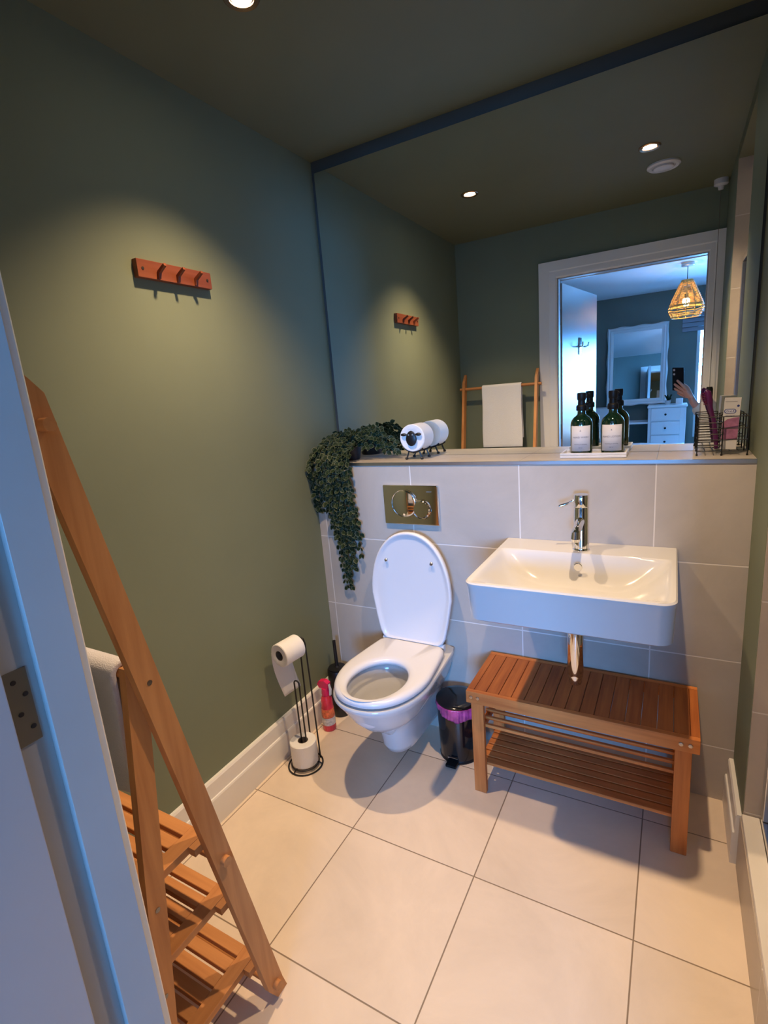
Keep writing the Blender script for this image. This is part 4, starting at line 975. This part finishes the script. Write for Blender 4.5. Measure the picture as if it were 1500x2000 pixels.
t.location.y += 0.094; t.location.z = 1.0692; t.rotation_euler = (math.radians(4.6), 0, math.radians(1.6))   # leans back on the dressing table

# dressing table
t = thing('dressing_table', (1.0, -5.2, 0), 'white dressing table with drawers below the framed bedroom mirror', 'dressing table')
m = MB(); m.box(1.105, 1.512, -5.40, -5.01, 0.0, 1.035, 0.004); m.build('drawer_cabinet', M['furn'], t)
m = MB(); m.box(1.095, 1.525, -5.405, -4.995, 1.0355, 1.062, 0.006); m.build('top_board', M['furn'], t)
for k in range(5):
    z = 0.870-k*0.165
    m = MB(); m.box(1.140, 1.452, -5.0095, -4.996, z+0.006, z+0.160, 0.003); d_ = m.build('drawer', M['furn'], t)
    m = MB(); m.lathe([(0.0, 0.0), (0.007, 0.0), (0.008, 0.012), (0.013, 0.018), (0.012, 0.026), (0.0, 0.028)], (1.296, -4.996, z+0.083), 16, axis='y'); m.build('knob', M['black'], d_)
m = MB(); m.box(0.661, 1.104, -5.40, -5.03, 0.845, 0.87, 0.004); m.build('middle_board', M['furn'], t)
m = MB(); m.box(0.38, 0.66, -5.40, -5.02, 0.0, 1.0620, 0.005); m.build('side_cabinet', M['furn'], t)
# small things on it
t = thing('potted_plant', (1.315, -5.15, 1.0625), 'tiny green plant in a pale pot on the dressing table', 'plant')
m = MB(); m.lathe([(0, 0), (0.026, 0), (0.034, 0.05), (0.030, 0.05), (0.0, 0.045)], (1.315, -5.15, 1.0625), 20); m.build('pot', M['plastic'], t)
m = MB(); r2 = random.Random(3)
for k in range(26):
    a = r2.uniform(0, 6.28); e = Vector((1.315+0.045*math.cos(a)*r2.uniform(.3, 1), -5.15+0.045*math.sin(a)*r2.uniform(.3, 1), 1.0625+0.06+r2.uniform(0.01, 0.06)))
    m.tube([(1.315, -5.15, 1.105), tuple(e)], [0.003, 0.006], 5)
m.build('leaves', M['leaf'], t)
m = MB(); m.box(1.40, 1.475, -5.2, -5.1, 1.0625, 1.13, 0.004); tag(m.build('trinket_box', M['furn']), 'small white box on the dressing table beside the tiny plant', 'box')

# bed
t = thing('bed', (0.9, -4.0, 0), 'bed with white linen reflected low in the mirror behind the bottles', 'bed')
m = MB(); m.box(0.30, 1.56, -4.55, -2.95, 0.0, 0.36, 0.02); m.build('bed_base', M['furn'], t)
def duv(u, v):
    x = 0.27+1.31*u; y = -4.56+1.6*v; e = min(u, 1-u, v, 1-v); h = 0.3+0.36*min(1, (e/0.06))**0.5
    return (x, y, max(0.3, h+0.010*math.sin(u*13+v*4)+0.008*math.sin(v*17)))
m = MB(); m.grid(duv, 60, 60); m.box(0.29, 1.56, -4.54, -2.98, 0.361, 0.58, 0.02); m.build('duvet', M['bedlinen'], t, angle=60)

# pictures on bedroom side of the door wall, seen in the second mirror
for z, s_, lb in ((1.495, 0.075, 'larger small dark picture on the bedroom side of door wall'), (1.352, 0.045, 'tiny dark picture under the larger one beside the doorway')):
    t = thing('picture_frame', (0.52, YB, z), lb, 'picture')
    m = MB(); m.box(0.52-s_*0.8, 0.52+s_*0.8, YB-0.014, YB-0.0005, z-s_, z+s_, 0.002); m.build('frame', M['black'], t)
    m = MB(); m.box(0.52-s_*0.55, 0.52+s_*0.55, YB-0.0155, YB-0.0142, z-s_*0.75, z+s_*0.75); m.build('print', M['blind'], t)

# pendant lamp
px, py = 1.450, -3.768
t = thing('pendant_lamp', (px, py, H), 'glowing wicker pendant lamp hanging from the bedroom ceiling', 'pendant lamp')
m = MB(); m.lathe([(0.0, -0.0005), (0.055, -0.0005), (0.055, -0.022), (0.05, -0.026), (0.0, -0.028)], (px, py, H), 32); m.build('ceiling_rose', M['trim'], t)
m = MB(); m.tube([(px, py, H-0.027), (px, py, 2.17)], 0.0028, 8); m.build('cable', M['blackplastic'], t)
prof = [(0.045, 2.285), (0.060, 2.260), (0.092, 2.190), (0.122, 2.120), (0.143, 2.065), (0.150, 2.030), (0.142, 1.995), (0.118, 1.955)]
def pr(s_):
    f = s_*(len(prof)-1); i = min(int(f), len(prof)-2); q = f-i
    return prof[i][0]+(prof[i+1][0]-prof[i][0])*q, prof[i][1]+(prof[i+1][1]-prof[i][1])*q
m = MB()
for k in range(12):
    a = 2*PI*k/12; m.tube([(px+pr(j/12)[0]*math.cos(a), py+pr(j/12)[0]*math.sin(a), pr(j/12)[1]) for j in range(13)], 0.0036, 6)
for s_ in (0.0, 0.72, 1.0):
    r, z = pr(s_); m.tube([(px+(r+0.001)*math.cos(2*PI*j/36), py+(r+0.001)*math.sin(2*PI*j/36), z) for j in range(36)], 0.005, 6, closed=True)
m.build('shade_ribs', M['wicker'], t)
m = MB()
for k in range(34):
    s_ = 0.03+0.70*k/34 if k < 30 else 0.80+0.04*(k-30)
    r, z = pr(s_); ph = (k % 2)*PI
    m.tube([(px+(r+0.003*math.sin(6*2*PI*j/48+ph))*math.cos(2*PI*j/48), py+(r+0.003*math.sin(6*2*PI*j/48+ph))*math.sin(2*PI*j/48), z+0.001*math.sin(j*1.7+k)) for j in range(48)], 0.0031, 5, closed=True)
m.build('woven_shade', M['wicker'], t)
m = MB(); m.cyl((px, py, 2.165), (px, py, 2.13), 0.018, seg=20); m.build('lamp_holder', M['blackplastic'], t)
m = MB(); m.lathe([(0.0, -0.075), (0.018, -0.070), (0.030, -0.052), (0.031, -0.038), (0.020, -0.012), (0.014, 0.0), (0.0, 0.0)], (px, py, 2.128), 24); m.build('bulb', M['bulb'], t)

# ------------------------------------------------------------------ photographer with phone (seen in the mirror)
def CS(u, v, w):   # metres in camera axes : right, up, forward
    return Vector((CX, CY, CZ))+RT*u+UP*v+fw*w
CMAT = Matrix.Translation((CX, CY, CZ)) @ Matrix(((RT.x, UP.x, -fw.x, 0), (RT.y, UP.y, -fw.y, 0), (RT.z, UP.z, -fw.z, 0), (0, 0, 0, 1)))
t = thing('smartphone', tuple(CS(0.008, -0.05, -0.008)), 'black smartphone held up in a hand, reflected in the mirror', 'phone')
m = MB(); m.box(-0.030, 0.046, -0.128, 0.028, 0.004, 0.0125, 0.003, 3, mtx=CMAT); m.build('body', M['phone'], t)
m = MB()
for u_, v_ in ((-0.016, 0.012), (-0.016, -0.016)): m.lathe([(0.0, 0.0039), (0.008, 0.0039), (0.008, 0.0032), (0.0, 0.0032)], (0, 0, 0), 20) if False else m.cyl(CMAT @ Vector((u_, v_, 0.0039)), CMAT @ Vector((u_, v_, 0.0028)), 0.007, seg=20)
m.build('camera_lens', M['trim'], t)

def skinned(name, verts, edges, root, mat_, parent=None, lvl=2, loc=None):
    me = bpy.data.meshes.new(name); me.from_pydata([tuple(v[0]) for v in verts], edges, [])
    o = bpy.data.objects.new(name, me); COL.objects.link(o)
    sk = o.modifiers.new('skin', 'SKIN'); sk.use_smooth_shade = True
    ss = o.modifiers.new('sub', 'SUBSURF'); ss.levels = lvl; ss.render_levels = lvl
    for i, v in enumerate(verts):
        r = v[1]; r = r if isinstance(r, tuple) else (r, r); me.skin_vertices[0].data[i].radius = r
        me.skin_vertices[0].data[i].use_root = (i == root)
    dg = bpy.context.evaluated_depsgraph_get(); nm = bpy.data.meshes.new_from_object(o.evaluated_get(dg))
    bpy.data.objects.remove(o); nm.materials.clear(); nm.materials.append(mat_)
    nm.shade_smooth()
    off = Vector((0, 0, 0)); p = parent
    while p is not None: off += p.location; p = p.parent
    for v in nm.vertices: v.co -= off
    o = bpy.data.objects.new(name, nm); COL.objects.link(o); o.parent = parent
    return o
class SK:
    def __init__(s): s.v = []; s.e = []
    def add(s, p, r, link=None):
        s.v.append((Vector(p), r)); i = len(s.v)-1
        if link is not None: s.e.append((link, i))
        return i
    def chain(s, pts, link=None):
        for p, r in pts: link = s.add(p, r, link)
        return link
PX, PY = 2.00, -2.15      # where the person stands
person = thing('person', (PX, PY, 0), 'person in a cream jumper holding up a phone, hand seen in the mirror', 'person')
B = SK()
pel = B.add((PX, PY, 0.95), (0.13, 0.10)); ab = B.add((PX, PY, 1.10), (0.12, 0.09), pel); ch = B.add((PX, PY, 1.28), (0.14, 0.10), ab); nb_ = B.add((PX, PY, 1.42), (0.075, 0.06), ch)
nk = B.add((PX-0.01, PY+0.015, 1.48), 0.048, nb_); hd = B.add((PX-0.02, PY+0.03, 1.54), (0.065, 0.075), nk); h2 = B.add((PX-0.02, PY+0.03, 1.60), (0.074, 0.088), hd); B.add((PX-0.02, PY+0.025, 1.66), (0.062, 0.070), h2)
B.add((PX-0.024, PY+0.118, 1.575), 0.010, h2)
for s_ in (-1, 1):
    hp = B.add((PX+s_*0.09, PY, 0.88), 0.085, pel); kn = B.add((PX+s_*0.10, PY+0.015, 0.48), 0.052, hp); an = B.add((PX+s_*0.10, PY-0.01, 0.09), 0.036, kn); B.add((PX+s_*0.11, PY+0.13, 0.035), (0.036, 0.026), an)
# free arm hanging
sh = B.add((PX+0.17, PY, 1.39), 0.055, ch); el = B.add((PX+0.22, PY-0.02, 1.10), 0.036, sh); wr = B.add((PX+0.22, PY+0.03, 0.86), 0.024, el); pm = B.add((PX+0.22, PY+0.045, 0.80), (0.034, 0.017), wr)
for k in range(4): B.chain([((PX+0.215, PY+0.02+0.020*k, 0.745), 0.009), ((PX+0.212, PY+0.022+0.020*k, 0.715), 0.0085), ((PX+0.205, PY+0.022+0.020*k, 0.69), 0.007)], pm)
B.chain([((PX+0.205, PY+0.085, 0.79), 0.010), ((PX+0.200, PY+0.105, 0.765), 0.0085)], pm)
# phone arm
sh2 = B.add((PX-0.17, PY+0.02, 1.38), 0.052, ch)
elb = CS(0.265, -0.400, -0.090); wri = CS(0.114, -0.222, -0.012)
e2 = B.add(elb, 0.036, sh2); mid = B.add(elb.lerp(wri, 0.55), 0.031, e2); w2 = B.add(wri, (0.028, 0.023), mid)
palm = B.add(CS(0.103, -0.185, -0.004), (0.034, 0.017), w2); palm2 = B.add(CS(0.080, -0.148, 0.002), (0.036, 0.013), palm)
fing = [((0.062, -0.106), (0.040, -0.078, 0.012), (0.016, -0.058, 0.009), 0.0098), ((0.056, -0.126), (0.028, -0.101, 0.013), (-0.002, -0.083, 0.009), 0.0100), ((0.057, -0.145), (0.028, -0.126, 0.013), (-0.001, -0.112, 0.009), 0.0096), ((0.066, -0.164), (0.042, -0.153, 0.012), (0.018, -0.143, 0.008), 0.0085)]
for b0, b1, b2, r in fing:
    B.chain([(CS(b0[0], b0[1], 0.006), r*1.08), (CS(*b1), r), (CS(*b2), r*0.88), (CS(b2[0]-0.010, b2[1]+0.004, 0.002), r*0.7)], palm2)
B.chain([(CS(0.082, -0.140, -0.014), 0.013), (CS(0.064, -0.112, -0.024), 0.0110), (CS(0.042, -0.094, -0.026), 0.0096), (CS(0.024, -0.084, -0.024), 0.0080)], palm)
skinned('body', B.v, B.e, pel, M['skin'], person)
# jumper
J = SK()
a0 = J.add((PX, PY, 0.92), (0.165, 0.130)); a1 = J.add((PX, PY, 1.10), (0.150, 0.118), a0); a2 = J.add((PX, PY, 1.28), (0.168, 0.125), a1); a3 = J.add((PX, PY, 1.415), (0.095, 0.080), a2)
s1 = J.add((PX+0.17, PY, 1.395), 0.068, a2); s2 = J.add((PX+0.22, PY-0.02, 1.10), 0.050, s1); J.add((PX+0.22, PY+0.02, 0.89), 0.037, s2)
s3 = J.add((PX-0.17, PY+0.02, 1.385), 0.066, a2); s4 = J.add(elb, 0.058, s3); s5 = J.add(elb.lerp(wri, 0.5), 0.056, s4); J.add(elb.lerp(wri, 0.99), 0.046, s5)
skinned('jumper', J.v, J.e, a0, M['knit'], person)
T_ = SK()
q0 = T_.add((PX, PY, 0.97), (0.142, 0.115))
for s_ in (-1, 1): T_.chain([((PX+s_*0.09, PY, 0.86), 0.102), ((PX+s_*0.10, PY+0.015, 0.48), 0.070), ((PX+s_*0.10, PY-0.01, 0.10), 0.056)], q0)
skinned('trousers', T_.v, T_.e, q0, M['denim'], person)
for s_ in (-1, 1):
    m = MB(); m.loft([[(PX+s_*0.11+w_*0.048*math.cos(a), PY+0.055+w_*0.130*math.sin(a), z) for a in [2*PI*k/24 for k in range(24)]] for z, w_ in ((0.0, 0.95), (0.012, 1.0), (0.04, 0.98), (0.075, 0.70))]); m.build('shoe', M['sole'], person)
m = MB(); hc = (PX-0.02, PY+0.012, 1.615)
m.lathe([(0.095, -0.06), (0.104, -0.02), (0.100, 0.03), (0.080, 0.072), (0.04, 0.095), (0.0, 0.100)], hc, 28, sy=1.05)
for v in m.bm.verts:
    if v.co.z < 1.62 and v.co.y > PY+0.05: v.co.z = 1.625
m.build('hair', M['hair'], person)
for s_ in (-1, 1):
    m = MB(); m.lathe([(0.0, -0.007), (0.006, -0.004), (0.0075, 0.0), (0.006, 0.004), (0, 0.007)], (PX-0.02+s_*0.030, PY+0.112, 1.60), 12); m.build('eye', M['sole'], person)
